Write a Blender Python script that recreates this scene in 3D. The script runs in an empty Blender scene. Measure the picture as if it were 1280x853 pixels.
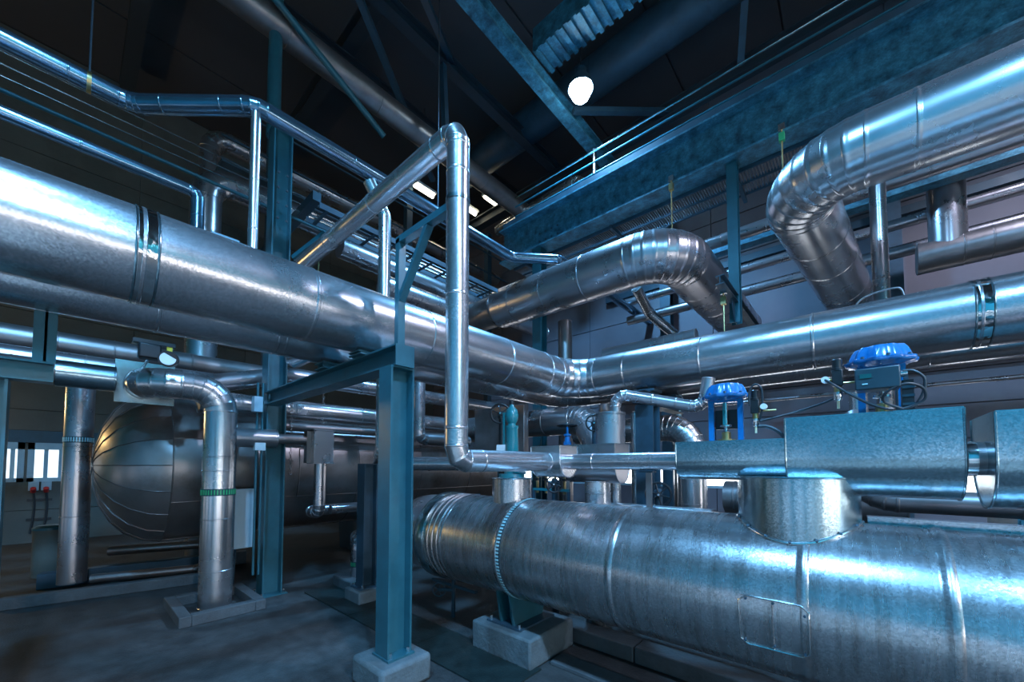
import bpy, math, random
from mathutils import Vector as V, Matrix
random.seed(7)
PI = math.pi
SC = bpy.context.scene
COL = SC.collection

# ------------------------------------------------------------------ camera, world, exposure
YAW, PITCH = math.radians(41.4), math.radians(2.5)
cd = bpy.data.cameras.new('camera'); cam = bpy.data.objects.new('camera', cd); COL.objects.link(cam)
cam.location = (0, 0, 1.6); cam.rotation_euler = (PI/2 + PITCH, 0, YAW)
cd.sensor_width = 36.0; cd.lens = 490.0/1280*36; cd.shift_y = (582 - 490*math.tan(PITCH) - 426.5)/1280
cd.clip_start = 0.05; cd.clip_end = 100
SC.camera = cam
w = bpy.data.worlds.new('hall_air'); SC.world = w; w.use_nodes = True
w.node_tree.nodes['Background'].inputs[0].default_value = (.10, .22, .34, 1)
w.node_tree.nodes['Background'].inputs[1].default_value = .02
vs = SC.view_settings
vs.view_transform = 'Standard'; vs.look = 'None'; vs.gamma = 1.0; vs.use_curve_mapping = False
vs.exposure = 0.0
LAMP_POWER = 2400.0
LAMP_COLOR = (.17, .53, 1.0)
FILL_GLOW = .5     # added unseen panes behind the camera that glow as fill light
WINDOW_BACK = 6.0      # daylight panes in the far walls

# ------------------------------------------------------------------ materials
def nodes(m):
    m.use_nodes = True
    nt = m.node_tree
    return nt, nt.nodes, nt.links, nt.nodes['Principled BSDF']
def basic(name, col, rough=.5, metal=0., var=.25, nscale=6., rvar=.1, bump=0., bscale=60., dirt=None, dirtscale=2.2, dirtamt=.5, spangle=0., spscale=90., stretch=None, coat=0.):
    m = bpy.data.materials.new(name); nt, N, L, P = nodes(m)
    tc = N.new('ShaderNodeTexCoord'); vec = tc.outputs['Object']
    if stretch:
        mp = N.new('ShaderNodeMapping'); mp.inputs['Scale'].default_value = stretch; L.new(vec, mp.inputs[0]); svec = mp.outputs[0]
    else: svec = vec
    nz = N.new('ShaderNodeTexNoise'); nz.inputs['Scale'].default_value = nscale; nz.inputs['Detail'].default_value = 5; nz.inputs['Roughness'].default_value = .62
    L.new(svec, nz.inputs['Vector'])
    mr = N.new('ShaderNodeMapRange'); mr.inputs[1].default_value = .25; mr.inputs[2].default_value = .75; mr.inputs[3].default_value = 1-var; mr.inputs[4].default_value = 1+var*.5
    L.new(nz.outputs[0], mr.inputs[0])
    mx = N.new('ShaderNodeMix'); mx.data_type = 'RGBA'; mx.blend_type = 'MULTIPLY'; mx.inputs[0].default_value = 1
    mx.inputs[6].default_value = (*col, 1); L.new(mr.outputs[0], mx.inputs[7])
    out = mx.outputs[2]
    if dirt:
        n2 = N.new('ShaderNodeTexNoise'); n2.inputs['Scale'].default_value = dirtscale; n2.inputs['Detail'].default_value = 8; n2.inputs['Roughness'].default_value = .7
        L.new(svec, n2.inputs['Vector'])
        m2 = N.new('ShaderNodeMapRange'); m2.inputs[1].default_value = .5; m2.inputs[2].default_value = .72; m2.inputs[3].default_value = 0; m2.inputs[4].default_value = dirtamt
        L.new(n2.outputs[0], m2.inputs[0])
        d = N.new('ShaderNodeMix'); d.data_type = 'RGBA'; L.new(m2.outputs[0], d.inputs[0]); L.new(out, d.inputs[6]); d.inputs[7].default_value = (*dirt, 1)
        out = d.outputs[2]
    L.new(out, P.inputs['Base Color'])
    rr = N.new('ShaderNodeMapRange'); rr.inputs[1].default_value = .2; rr.inputs[2].default_value = .8; rr.inputs[3].default_value = rough-rvar; rr.inputs[4].default_value = rough+rvar
    L.new(nz.outputs[0], rr.inputs[0]); L.new(rr.outputs[0], P.inputs['Roughness'])
    P.inputs['Metallic'].default_value = metal
    if coat: P.inputs['Coat Weight'].default_value = coat; P.inputs['Coat Roughness'].default_value = .15
    nrm = None
    if bump:
        bn = N.new('ShaderNodeTexNoise'); bn.inputs['Scale'].default_value = bscale; bn.inputs['Detail'].default_value = 3; L.new(svec, bn.inputs['Vector'])
        bp = N.new('ShaderNodeBump'); bp.inputs['Strength'].default_value = bump; bp.inputs['Distance'].default_value = .02
        L.new(bn.outputs[0], bp.inputs['Height']); nrm = bp.outputs[0]
    if spangle:
        vo = N.new('ShaderNodeTexVoronoi'); vo.inputs['Scale'].default_value = spscale; L.new(vec, vo.inputs['Vector'])
        bw = N.new('ShaderNodeSeparateColor'); L.new(vo.outputs['Color'], bw.inputs[0])
        vr = N.new('ShaderNodeMapRange'); vr.inputs[3].default_value = .80; vr.inputs[4].default_value = 1.12; L.new(bw.outputs[0], vr.inputs[0])
        cm = N.new('ShaderNodeMix'); cm.data_type = 'RGBA'; cm.blend_type = 'MULTIPLY'; cm.inputs[0].default_value = 1; L.new(out, cm.inputs[6]); L.new(vr.outputs[0], cm.inputs[7]); L.new(cm.outputs[2], P.inputs['Base Color'])
        su = N.new('ShaderNodeVectorMath'); su.operation = 'SUBTRACT'; L.new(vo.outputs['Color'], su.inputs[0]); su.inputs[1].default_value = (.5, .5, .5)
        sc = N.new('ShaderNodeVectorMath'); sc.operation = 'SCALE'; L.new(su.outputs[0], sc.inputs[0]); sc.inputs['Scale'].default_value = spangle
        if nrm is None:
            g = N.new('ShaderNodeNewGeometry'); nrm = g.outputs['Normal']
        ad = N.new('ShaderNodeVectorMath'); ad.operation = 'ADD'; L.new(nrm, ad.inputs[0]); L.new(sc.outputs[0], ad.inputs[1])
        no = N.new('ShaderNodeVectorMath'); no.operation = 'NORMALIZE'; L.new(ad.outputs[0], no.inputs[0]); nrm = no.outputs[0]
    if nrm is not None: L.new(nrm, P.inputs['Normal'])
    return m
def glow(name, col, strength):
    m = bpy.data.materials.new(name); nt, N, L, P = nodes(m)
    P.inputs['Base Color'].default_value = (*col, 1); P.inputs['Emission Color'].default_value = (*col, 1); P.inputs['Emission Strength'].default_value = strength
    return m

GALV = basic('galvanised_sheet', (.60, .585, .60), .265, .93, .10, 2.5, .02, 0, 3., (.45, .43, .42), 3.5, .15, .04, 130)
DKPIPE = basic('pipe_blue_light_in_colour', (.20, .30, .38), .20, .92, .15, 2.5, .03)  # blue light and dark reflections put into the metal colour
GALVP = basic('galvanised_pipe_sheet', (.56, .56, .57), .265, .92, .12, 2.5, .03, 0, 3., (.40, .38, .37), 3.5, .25)
GALVW = basic('galvanised_sheet_weathered', (.52, .51, .515), .275, .92, .2, 2.5, .03, 0, 4., (.22, .18, .15), 3.2, .6, .04, 130, (7, 1, .7))
GALVB = basic('galvanised_sheet_teal_reflection', (.36, .48, .52), .225, .98, .12, 4, .02, 0, 5, None, 2, .5, .035, 150)  # teal reflections of the hall put into the base colour
ALU = basic('aluminium_cladding', (.44, .415, .43), .28, .88, .15, 3, .03, 0, 3, (.32, .29, .27), 3, .3)
ALUD = basic('aluminium_cladding_dull', (.28, .25, .245), .38, .85, .25, 3, .05, 0, 4, (.14, .11, .10), 2.5, .5)
TANKM = basic('tank_cladding', (.34, .30, .285), .34, .85, .25, 2, .06, .02, 2.5, (.09, .07, .06), 1.8, .6)
POL = basic('polished_band', (.75, .74, .72), .08, 1., .25, 9, .04, .25, 14)
SEAMD = basic('joint_shadow_gap', (.05, .05, .05), .6, .3)
STEEL = basic('blue_grey_painted_steel', (.022, .115, .145), .40, .15, .25, 5, .1, .03, 20, (.03, .07, .09), 3, .6)
STEELD = basic('dark_painted_steel', (.03, .07, .10), .5, .1, .35, 4, .1, .03, 20, (.02, .03, .035), 3, .6)
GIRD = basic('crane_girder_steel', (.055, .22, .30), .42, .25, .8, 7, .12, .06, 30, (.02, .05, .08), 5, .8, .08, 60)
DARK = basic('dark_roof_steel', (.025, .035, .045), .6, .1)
BLUE = basic('bright_blue_enamel', (.005, .15, .40), .25, 0., .15, 8, .06, 0, 0, (.004, .04, .14), 12, .5, coat=.5)
TURQ = basic('turquoise_enamel', (.008, .19, .22), .3, 0., .25, 8, .08, 0, 0, (.01, .1, .13), 8, .5, coat=.3)
BLACK = basic('black_plastic', (.012, .013, .015), .4, 0, .3)
RUBBER = basic('black_cable_rubber', (.02, .028, .034), .45, 0, .3)
GREYB = basic('dark_grey_instrument_casing', (.018, .045, .06), .35, 0, .2)
SCREEN = basic('instrument_window', (.012, .09, .09), .12, 0, .1)
CHROME = basic('bright_steel', (.75, .75, .74), .2, 1, .1)
BRASS = basic('brass_fitting', (.55, .40, .18), .32, 1, .2)
CLEARB = basic('cream_filter_bowl', (.75, .66, .42), .3, 0, .1)
RED = basic('red_plastic', (.45, .03, .03), .4)
YEL = basic('yellow_plastic', (.75, .55, .03), .45)
WHITE = basic('white_enamel', (.72, .74, .75), .4, 0, .1)
CONC = basic('plinth_concrete', (.085, .115, .125), .8, 0, .35, 9, .1, .3, 40, (.08, .10, .10), 4, .6)
CONCD = basic('floor_kerb_concrete', (.07, .08, .085), .8, 0, .4, 7, .1, .3, 40, (.05, .05, .05), 3, .7)
FLOOR = basic('floor_concrete', (.046, .048, .048), .75, 0, .6, 7, .1, .3, 60, (.010, .012, .014), 1.1, .9)
BOUNCE = basic('beige_bounce_patch', (.42, .36, .31), .6, 0, .2, 2)
PLATE = basic('trench_cover_plate', (.015, .03, .03), .5, .2, .4, 8, .1, .2, 60)
WALLP = basic('wall_panel', (.15, .14, .165), .6, 0, .15, 1.5, .1, .02, 10, (.2, .19, .19), 1, .5)
WALLC = basic('plaster_wall_panel', (.14, .13, .11), .8, 0, .25, 1.2, .1, .05, 20, (.08, .075, .06), 1.3, .6)
WALLF = basic('teal_reflection_wall', (.012, .27, .33), .7, 0, .15, 1.5)  # unseen walls, made teal to tint the reflections in the metal
CEIL = basic('roof_panel', (.055, .055, .062), .8, 0, .15, 1)
FRAMEP = basic('window_frame_paint', (.36, .50, .57), .5, 0, .1)
SLOT = basic('vent_slot_green', (.04, .42, .16), .4, 0, .3)
SLOTB = basic('vent_slot_pale', (.45, .75, .80), .35, .2, .2)
BAND = basic('vent_band_dark', (.03, .07, .09), .4, .5, .2)
FILLF = glow('fill_pane', (1, .95, .93), FILL_GLOW)
FILLR = glow('fill_pane_right', (1, .95, .93), FILL_GLOW*19)
PANEL_ = glow('daylight_pane_left', (.86, .95, 1.0), 1.15)
PANEB = glow('daylight_pane_far', (.93, .96, 1.0), WINDOW_BACK)
LENS = glow('lamp_lens', (.62, .84, 1.0), 60)
TUBE = glow('fluorescent_tube', (1.0, .90, .68), 14)

# ------------------------------------------------------------------ mesh helpers
class MB:
    def __init__(s): s.v = []; s.f = []; s.sm = []
    def quad(s, *i, smooth=False): s.f.append(tuple(i)); s.sm.append(smooth)
    def add(s, pts): k = len(s.v); s.v += [V(p) for p in pts]; return k
    def obox(s, c, ex, ey, ez):
        c, ex, ey, ez = V(c), V(ex), V(ey), V(ez)
        k = s.add([c+sx*ex+sy*ey+sz*ez for sx in (-1, 1) for sy in (-1, 1) for sz in (-1, 1)])
        if ex.cross(ey).dot(ez) < 0: F = [(0,2,3,1),(4,5,7,6),(0,1,5,4),(2,6,7,3),(0,4,6,2),(1,3,7,5)]
        else: F = [(0,1,3,2),(4,6,7,5),(0,4,5,1),(2,3,7,6),(0,2,6,4),(1,5,7,3)]
        for f in F: s.quad(*[k+i for i in f])
        return s
    def box(s, p0, p1):
        p0, p1 = V(p0), V(p1); h = (p1-p0)/2
        return s.obox((p0+p1)/2, (abs(h.x),0,0), (0,abs(h.y),0), (0,0,abs(h.z)))
    def bar(s, a, b, w, h, hdir=(0,0,1)):
        a, b = V(a), V(b); d = (b-a); t = d.normalized(); hd = V(hdir); hd = (hd - hd.dot(t)*t).normalized(); sd = t.cross(hd)
        return s.obox((a+b)/2, d/2, sd*w/2, hd*h/2)
    def lathe(s, o, ax, prof, n=24, c0=True, c1=True, mod=None, smooth=True):
        o, ax = V(o), V(ax).normalized(); e1 = ax.orthogonal().normalized()
        if abs(ax.z) < .9: e1 = (V((0,0,1)) - ax.z*ax).normalized()
        e2 = ax.cross(e1); rings = []
        for q, (d, r) in enumerate(prof):
            rings.append(s.add([o + ax*d + (e1*math.cos(a) + e2*math.sin(a))*(r*(mod(q, a) if mod else 1)) for a in [2*PI*i/n for i in range(n)]]))
        for ra, rb in zip(rings, rings[1:]):
            for i in range(n): j = (i+1) % n; s.quad(ra+i, ra+j, rb+j, rb+i, smooth=smooth)
        if c0: s.f.append(tuple(rings[0]+i for i in reversed(range(n)))); s.sm.append(False)
        if c1: s.f.append(tuple(rings[-1]+i for i in range(n))); s.sm.append(False)
        return s
    def cyl(s, a, b, r, r1=None, n=20, caps=True):
        a, b = V(a), V(b); return s.lathe(a, b-a, [(0, r), ((b-a).length, r if r1 is None else r1)], n, caps, caps)
    def sweep(s, pts, r, n=8, closed=False, caps=True):
        pts = [V(p) for p in pts]; m = len(pts); rings = []; e1 = None
        for i, p in enumerate(pts):
            a = pts[i-1] if (i or closed) else p; b = pts[(i+1) % m] if (i < m-1 or closed) else p
            t = (b-a).normalized()
            e1 = t.orthogonal().normalized() if e1 is None else (e1 - e1.dot(t)*t).normalized()
            e2 = t.cross(e1)
            rings.append(s.add([p + (e1*math.cos(x)+e2*math.sin(x))*r for x in [2*PI*k/n for k in range(n)]]))
        pr = list(zip(rings, rings[1:])) + ([(rings[-1], rings[0])] if closed else [])
        for ra, rb in pr:
            for i in range(n): j = (i+1) % n; s.quad(ra+i, ra+j, rb+j, rb+i, smooth=True)
        if caps and not closed:
            s.f.append(tuple(rings[0]+i for i in reversed(range(n)))); s.sm.append(False)
            s.f.append(tuple(rings[-1]+i for i in range(n))); s.sm.append(False)
        return s
    def torus(s, c, ax, R, r, n=24, k=8):
        c, ax = V(c), V(ax).normalized(); e1 = ax.orthogonal().normalized(); e2 = ax.cross(e1)
        return s.sweep([c + (e1*math.cos(a)+e2*math.sin(a))*R for a in [2*PI*i/n for i in range(n)]], r, k, closed=True)
    def prism(s, poly, vec, smooth_sides=False):
        vec = V(vec); n = len(poly); a = s.add(poly); b = s.add([V(p)+vec for p in poly])
        P = [V(p) for p in poly]; nn = V((0,0,0))
        for i in range(n): nn += P[i].cross(P[(i+1) % n])
        fl = nn.dot(vec) > 0
        f0 = tuple(a+i for i in range(n)); f1 = tuple(b+i for i in range(n))
        s.f.append(f0[::-1] if fl else f0); s.sm.append(False); s.f.append(f1 if fl else f1[::-1]); s.sm.append(False)
        for i in range(n):
            j = (i+1) % n; q = (a+i, a+j, b+j, b+i); s.quad(*(q if fl else q[::-1]), smooth=smooth_sides)
        return s
    def build(s, name, mat, parent=None, bevel=0, label=None, kind=None):
        o0 = ORG.get(parent.name, V((0,0,0))) if parent else V((0,0,0))
        me = bpy.data.meshes.new(name); me.from_pydata([tuple(v-o0) for v in s.v], [], s.f)
        me.polygons.foreach_set('use_smooth', s.sm); me.materials.append(mat); me.update(); me.set_sharp_from_angle(angle=.65)
        o = bpy.data.objects.new(name, me); COL.objects.link(o)
        if parent: o.parent = parent; ORG[o.name] = o0
        if bevel:
            b = o.modifiers.new('bevel', 'BEVEL'); b.width = bevel; b.segments = 2; b.limit_method = 'ANGLE'
        if label: o['label'] = label
        if kind: o['kind'] = kind
        return o
ORG = {}
LABELS = set()
def thing(name, label, cat, loc, group=None):
    o = bpy.data.objects.new(name, None); COL.objects.link(o); o.location = loc; o.empty_display_size = .1
    ORG[o.name] = V(loc); return tag(o, label, cat, group)
def tag(o, label, cat, group=None):
    o['label'] = label; o['category'] = cat
    if group: o['group'] = group
    return o
def copypart(src, parent, loc):
    c = src.copy(); COL.objects.link(c); c.parent = parent; c.location = loc; return c
def struct(o): o['kind'] = 'structure'; return o

# ------------------------------------------------------------------ clad pipes built from sheet sections and elbow gores
def ringed(mb, stations, n):
    rings = []
    for c, e1, e2, r in stations: rings.append(mb.add([c + (e1*math.cos(a)+e2*math.sin(a))*r for a in [2*PI*i/n for i in range(n)]]))
    for ra, rb in zip(rings, rings[1:]):
        for i in range(n): j = (i+1) % n; mb.quad(ra+i, ra+j, rb+j, rb+i, smooth=True)
    return rings
def pipe(name, label, pts, r, mat, bend=None, gores=5, sec=1.1, seams=None, n=28, bead=.005, group=None, cat='pipe', cap=True, root=None, secname='cladding_section', sub=None):
    """pts: axis corner points. seams: {run index: [distances from the run's first corner]}. Every sheet is a part of its own."""
    P = [V(p) for p in pts]; bend = bend if bend is not None else 1.7*r
    if root is None: root = thing(name, label, cat, P[0], group)
    m = len(P); tang = [(P[i+1]-P[i]).normalized() for i in range(m-1)]
    cut = [0.]*m
    for i in range(1, m-1):
        th = tang[i-1].angle(tang[i]); cut[i] = bend*math.tan(th/2)
    e1 = tang[0].orthogonal().normalized()
    if abs(tang[0].z) < .9: e1 = (V((0,0,1)) - tang[0].z*tang[0]).normalized()
    def frame(t, e): e = (e - e.dot(t)*t).normalized(); return e, t.cross(e)
    caps = []
    bw = max(.008, r*.05)
    def sheet(nm, ca, ta, cb, tb, e):
        ea, fa = frame(ta, e); eb, fb = frame(tb, ea); L = (cb-ca).length; mb = MB()
        st = [(ca, ea, fa, r)]
        if bead and L > 4*bw:
            for d, dr in ((bw*.5, 0), (L-2.6*bw, 0), (L-2*bw, 0), (L-1.5*bw, bead), (L-.5*bw, bead), (L, .0)):
                f = d/L; c = ca.lerp(cb, f); t = ta.lerp(tb, f).normalized(); ee, ff = frame(t, ea.lerp(eb, f)); st.append((c, ee, ff, r+dr))
        else: st.append((cb, eb, fb, r))
        rg = ringed(mb, st, n)
        caps.append((nm, mb, rg)); return eb
    for i in range(m-1):
        a = P[i] + tang[i]*cut[i]; b = P[i+1] - tang[i]*cut[i+1]; L = (b-a).length
        if seams and i in seams: ds = [d-cut[i] for d in seams[i] if .03 < d-cut[i] < L-.03]
        else:
            k = max(1, round(L/sec)); ds = [L*j/k for j in range(1, k)]
        if L > .004:
            for d0, d1 in zip([0]+ds, ds+[L]):
                e1 = sheet(secname, a+tang[i]*d0, tang[i], a+tang[i]*d1, tang[i], e1)
        if i < m-2:
            t0, t1 = tang[i], tang[i+1]; th = t0.angle(t1); axis = t0.cross(t1).normalized(); c = b + (axis.cross(t0)).normalized()*bend
            for g in range(gores):
                R0 = Matrix.Rotation(th*g/gores, 3, axis); R1 = Matrix.Rotation(th*(g+1)/gores, 3, axis); u = b-c
                e1 = sheet('elbow_segment', c+R0@u, (R0@t0).normalized(), c+R1@u, (R1@t0).normalized(), e1)
    if cap:
        nm, mb, rg = caps[0]; mb.f.append(tuple(rg[0]+i for i in reversed(range(n)))); mb.sm.append(False)
        nm, mb, rg = caps[-1]; mb.f.append(tuple(rg[-1]+i for i in range(n))); mb.sm.append(False)
    for nm, mb, rg in caps: mb.build(nm, mat, root)
    return root
def hoop(c, ax, r, w, t, mat, name, parent, n=32, label=None):
    """a flat band round a pipe"""
    ax = V(ax).normalized(); mb = MB().lathe(V(c)-ax*w/2, ax, [(0, r-.004), (0, r+t), (w, r+t), (w, r-.004)], n, False, False)
    mb.sm = [False if i//n != 1 else True for i in range(len(mb.f))]
    return mb.build(name, mat, parent, label=label)
def clampband(c, ax, r, root):
    ax = V(ax)
    hoop(c, ax, r, .075, .004, POL, 'clamp_band', root, 40, 'shiny polished band')
    for s in (-1, 1):
        MB().torus(V(c)+ax*s*.045, ax, r+.002, .006, 44, 8).build('collar_ring', GALVB, root)
def slotband(c, ax, r, w, k, m1, root, lab):
    """narrow dark band set with bright slots"""
    ax = V(ax).normalized(); b = hoop(c, ax, r, w, .0035, BAND, 'vent_band', root, 40)
    e1 = ax.orthogonal().normalized(); e2 = ax.cross(e1); mb = MB(); rr = r+.0035; dw = 2*PI*rr/k*.26
    for i in range(k):
        a = 2*PI*i/k; u = e1*math.cos(a)+e2*math.sin(a); t = ax.cross(u)
        mb.obox(V(c)+u*rr, ax*w*.36, t*dw, u*.0015)
    o = mb.build('vent_slots', m1, b, label=lab, kind='stuff')
    return b
def ibeam(a, b, h, wd, tf, tw, hdir, mat, root):
    a, b = V(a), V(b); t = (b-a).normalized(); hd = V(hdir); hd = (hd-hd.dot(t)*t).normalized()
    for s in (-1, 1): MB().bar(a+hd*s*(h/2-tf/2), b+hd*s*(h/2-tf/2), wd, tf, hd).build('flange', mat, root)
    MB().bar(a, b, tw, h-2*tf, hd).build('web', mat, root)
def bolts(pts, ax, r, h, mat, root, name='bolt'):
    src = None
    for p in pts:
        if src is None:
            p0 = V(p); src = MB().cyl(p0, p0+V(ax)*h, r, n=6).build(name, mat, root)
        else: copypart(src, root, V(p)-p0)
def handwheel(c, ax, R, mat, parent, spokes=6):
    c, ax = V(c), V(ax).normalized(); e1 = ax.orthogonal().normalized(); e2 = ax.cross(e1)
    rim = MB().torus(c, ax, R, R*.11, 26, 8).build('handwheel', mat, parent)
    for i in range(spokes):
        a = 2*PI*i/spokes; u = e1*math.cos(a)+e2*math.sin(a)
        MB().cyl(c+u*R*.12, c+u*R, R*.07, n=6).build('spoke', mat, rim)
    MB().cyl(c-ax*R*.14, c+ax*R*.14, R*.2, n=12).build('hub', mat, rim)
    return rim


# ================================================================== SETTING
XL, XR, YF, YB, ZC = -12.8, 11.0, -6.0, 9.7, 10.6
fl = struct(MB().box((XL-.3, YF-.3, -.25), (XR+.3, YB+.3, 0)).build('floor', FLOOR))
ce = struct(MB().box((XL-.3, YF-.3, ZC+.06), (XR+.3, YB+.3, ZC+.2)).build('ceiling', CEIL))
MB().box((-1.9,-4.5,0), (6,-.2,.004)).build('bounce_patch', BOUNCE, fl)  # unseen patch added to bounce neutral light onto the pipe undersides
for i in range(12):       # roof panels running along Y between thin joints
    x0 = XL + i*(XR-XL)/12
    MB().box((x0+.02, YF, ZC), (x0+(XR-XL)/12-.02, YB, ZC+.06)).build('roof_panel', CEIL, ce)
# far wall on the left: plaster sill panels, window strip, panels above
wl = struct(MB().box((XL-.3, YF, 0), (XL-.08, YB, ZC)).build('wall_left', WALLC))
def wall_x(x, s, y0, y1, z0, z1, mat=WALLC, nm='wall_panel'): MB().box((x-.08*s, y0+.006, z0+.006), (x, y1-.006, z1-.006)).build(nm, mat, wl)
yy = [-6, -4.1, -1.9, .95, 3.2, 5.5, 7.8, 9.7]
for a, b in zip(yy, yy[1:]):
    wall_x(XL, 1, a, b, 0, .68); wall_x(XL, 1, a, b, .68, 1.28)
    for z0, z1 in ((2.32, 2.75), (2.75, 3.6), (3.6, 4.8), (4.8, 6.2), (6.2, 8.2), (8.2, 10.6)): wall_x(XL, 1, a, b, z0, z1)
t1 = MB().box((XL-.08, YF, 2.07), (XL+.02, YB, 2.32)).build('trim_1', STEELD); struct(t1)
kw = 0
for y0, y1 in ((-1.75, -.62), (-.50, .86), (1.2, 3.0), (3.4, 5.2), (-4.0, -2.1)):
    kw += 1
    wd = struct(MB().box((XL-.075, y0, 1.30), (XL-.045, y1, 2.05)).build('window_%d' % kw, PANEL_))
    for p, q in (((y0-.04, 1.26), (y1+.04, 1.34)), ((y0-.04, 1.93), (y1+.04, 2.07)), ((y0-.04, 1.26), (y0+.05, 2.07)), ((y1-.05, 1.26), (y1+.04, 2.07))):
        MB().box((XL-.06, p[0], p[1]), (XL+.015, q[0], q[1])).build('window_frame', FRAMEP, wd)
    if y1-y0 > 1.1:
        for q in (.15, .3, .45, .6, .75, .9): MB().box((XL-.045, y0+(y1-y0)*q-.03, 1.34), (XL-.04, y0+(y1-y0)*q+.03, 1.93)).build('blind_slat', FRAMEP, wd)
# far wall on the right: long sheet panels with joints, low window strip
wb = struct(MB().box((XL, YB+.08, 0), (XR, YB+.3, ZC)).build('wall_back', WALLP))
zz = [0, .55, 1.1]; zt = [1.62, 2.05, 2.62, 3.2, 3.85, 4.6, 5.4, 6.3, 7.2, 8.2, 9.3, 10.6]
xx = [-12.8, -9, -5.6, -2.4, .6, 3.6, 7.2, 11]
def wall_y(a, b, z0, z1): MB().box((a+.008, YB, z0+.01), (b-.008, YB+.08, z1-.01)).build('wall_panel', WALLP, wb)
for a, b in zip(xx, xx[1:]):
    for z in (zz, zt):
        for z0, z1 in zip(z, z[1:]): wall_y(a, b, z0, z1)
for x0, x1 in ((-9.5, -7.7), (-7.3, -5.4), (-5.0, -3.5), (-3.2, -1.9), (-1.7, -.35), (1.1, 1.75), (2.6, 4.6)):
    kw += 1
    wd = struct(MB().box((x0, YB+.045, 1.1), (x1, YB+.075, 1.62)).build('window_%d' % kw, PANEB))
    for p, q in (((x0-.05, 1.08), (x1+.05, 1.14)), ((x0-.05, 1.57), (x1+.05, 1.64)), ((x0-.05, 1.08), (x0+.04, 1.64)), ((x1-.04, 1.08), (x1+.05, 1.64))):
        MB().box((p[0], YB-.01, p[1]), (q[0], YB+.06, q[1])).build('window_frame', FRAMEP, wd)
# walls behind the camera, glowing fill panes added and framed like windows
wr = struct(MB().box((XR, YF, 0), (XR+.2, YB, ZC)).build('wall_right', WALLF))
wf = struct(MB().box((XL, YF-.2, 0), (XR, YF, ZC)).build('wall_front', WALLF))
for y0 in (-5.2, -2.2, .8, 3.8):
    kw += 1
    wd = struct(MB().box((XR-.03, y0, .25), (XR-.01, y0+2.4, 1.25)).build('window_%d' % kw, FILLR))
    MB().box((XR-.05, y0-.06, .19), (XR-.005, y0+2.46, .25)).build('window_frame', FRAMEP, wd)
    MB().box((XR-.05, y0-.06, 1.25), (XR-.005, y0+2.46, 1.31)).build('window_frame', FRAMEP, wd)
for x0 in (-10, -6.5, -3, .5, 4., 7.5):
    kw += 1
    wd = struct(MB().box((x0, YF+.01, .25), (x0+2.4, YF+.03, 1.15)).build('window_%d' % kw, FILLF))
    MB().box((x0-.06, YF+.005, .19), (x0+2.46, YF+.05, .25)).build('window_frame', FRAMEP, wd)
    MB().box((x0-.06, YF+.005, 1.15), (x0+2.46, YF+.05, 1.21)).build('window_frame', FRAMEP, wd)

# ------------------------------------------------------------------ high-bay lamps
def highbay(loc, label, power=1., color=None):
    x, y, z = loc
    t = thing('highbay_lamp', label, 'lamp', (x, y, z), 'high-bay lamps under the roof')
    MB().lathe((x, y, z), (0,0,1), [(0, .215), (.02, .22), (.16, .17), (.24, .11), (.34, .10), (.36, .06)], 28, False, True).build('reflector', STEELD, t)
    MB().lathe((x, y, z+.10), (0,0,-1), [(0, .17), (.06, .195), (.13, .19), (.24, .14), (.31, .07), (.33, .02)], 24, False, True).build('lamp_glass', LENS, t)
    MB().cyl((x, y, z+.36), (x, y, ZC-.05), .012, n=8).build('hanger_rod', DARK, t)
    ld = bpy.data.lights.new('lamp_light', 'SPOT'); ld.energy = LAMP_POWER*power; ld.color = color or LAMP_COLOR; ld.spot_size = math.radians(150); ld.spot_blend = .35; ld.shadow_soft_size = .22
    lo = bpy.data.objects.new('lamp_light', ld); COL.objects.link(lo); lo.location = (0, 0, -.27); lo.parent = t
highbay((-3.42, 5.68, 8.12), 'glowing white-blue high-bay lamp under the roof beams', .8)
highbay((3.2, -1.1, 8.12), 'high-bay lamp outside the view, over the cut-off end of the vessel', 1.35)
highbay((-.6, -1.1, 8.12), 'high-bay lamp straight above the foreground vessel', .75)
highbay((3.2, 5.68, 8.12), 'high-bay lamp beside the blue girder', .55, (.70, .74, 1.0))
highbay((9.6, -1.1, 8.12), 'high-bay lamp nearest the right wall', 1.6, (.80, .84, 1.0))

# ================================================================== MAIN DUCTS
t = pipe('insulated_duct', 'largest galvanised duct, turning a corner in front of everything at mid height', [(-3.07,-4.5,2.8),(-3.07,4.75,2.8),(8,4.75,2.8)], .265, GALV, .50, 5,
         seams={0: [1.3, 2.6, 3.6, 4.75, 5.65, 6.67, 7.75, 8.5], 1: [.92, 1.81, 2.80, 3.82, 5, 6.2, 7.4, 8.6, 9.8]}, n=56, bead=.006)
clampband((-3.07,.25,2.8), (0,1,0), .265, t); clampband((.75,4.75,2.8), (1,0,0), .265, t)
t = pipe('insulated_duct', 'plain grey duct tucked directly under and behind the largest duct', [(-3.75,-4.5,2.76),(-3.75,5.5,2.76),(8,5.5,2.76)], .2, GALV, .5, 5,
         seams={0: [1.3, 2.6, 3.7, 4.9, 5.65, 5.71, 7.0, 8.7], 1: [1.4, 2.4, 3.35, 4.3, 5.3, 6.5, 7.7, 8.9]}, n=40, bead=.004)
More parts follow.
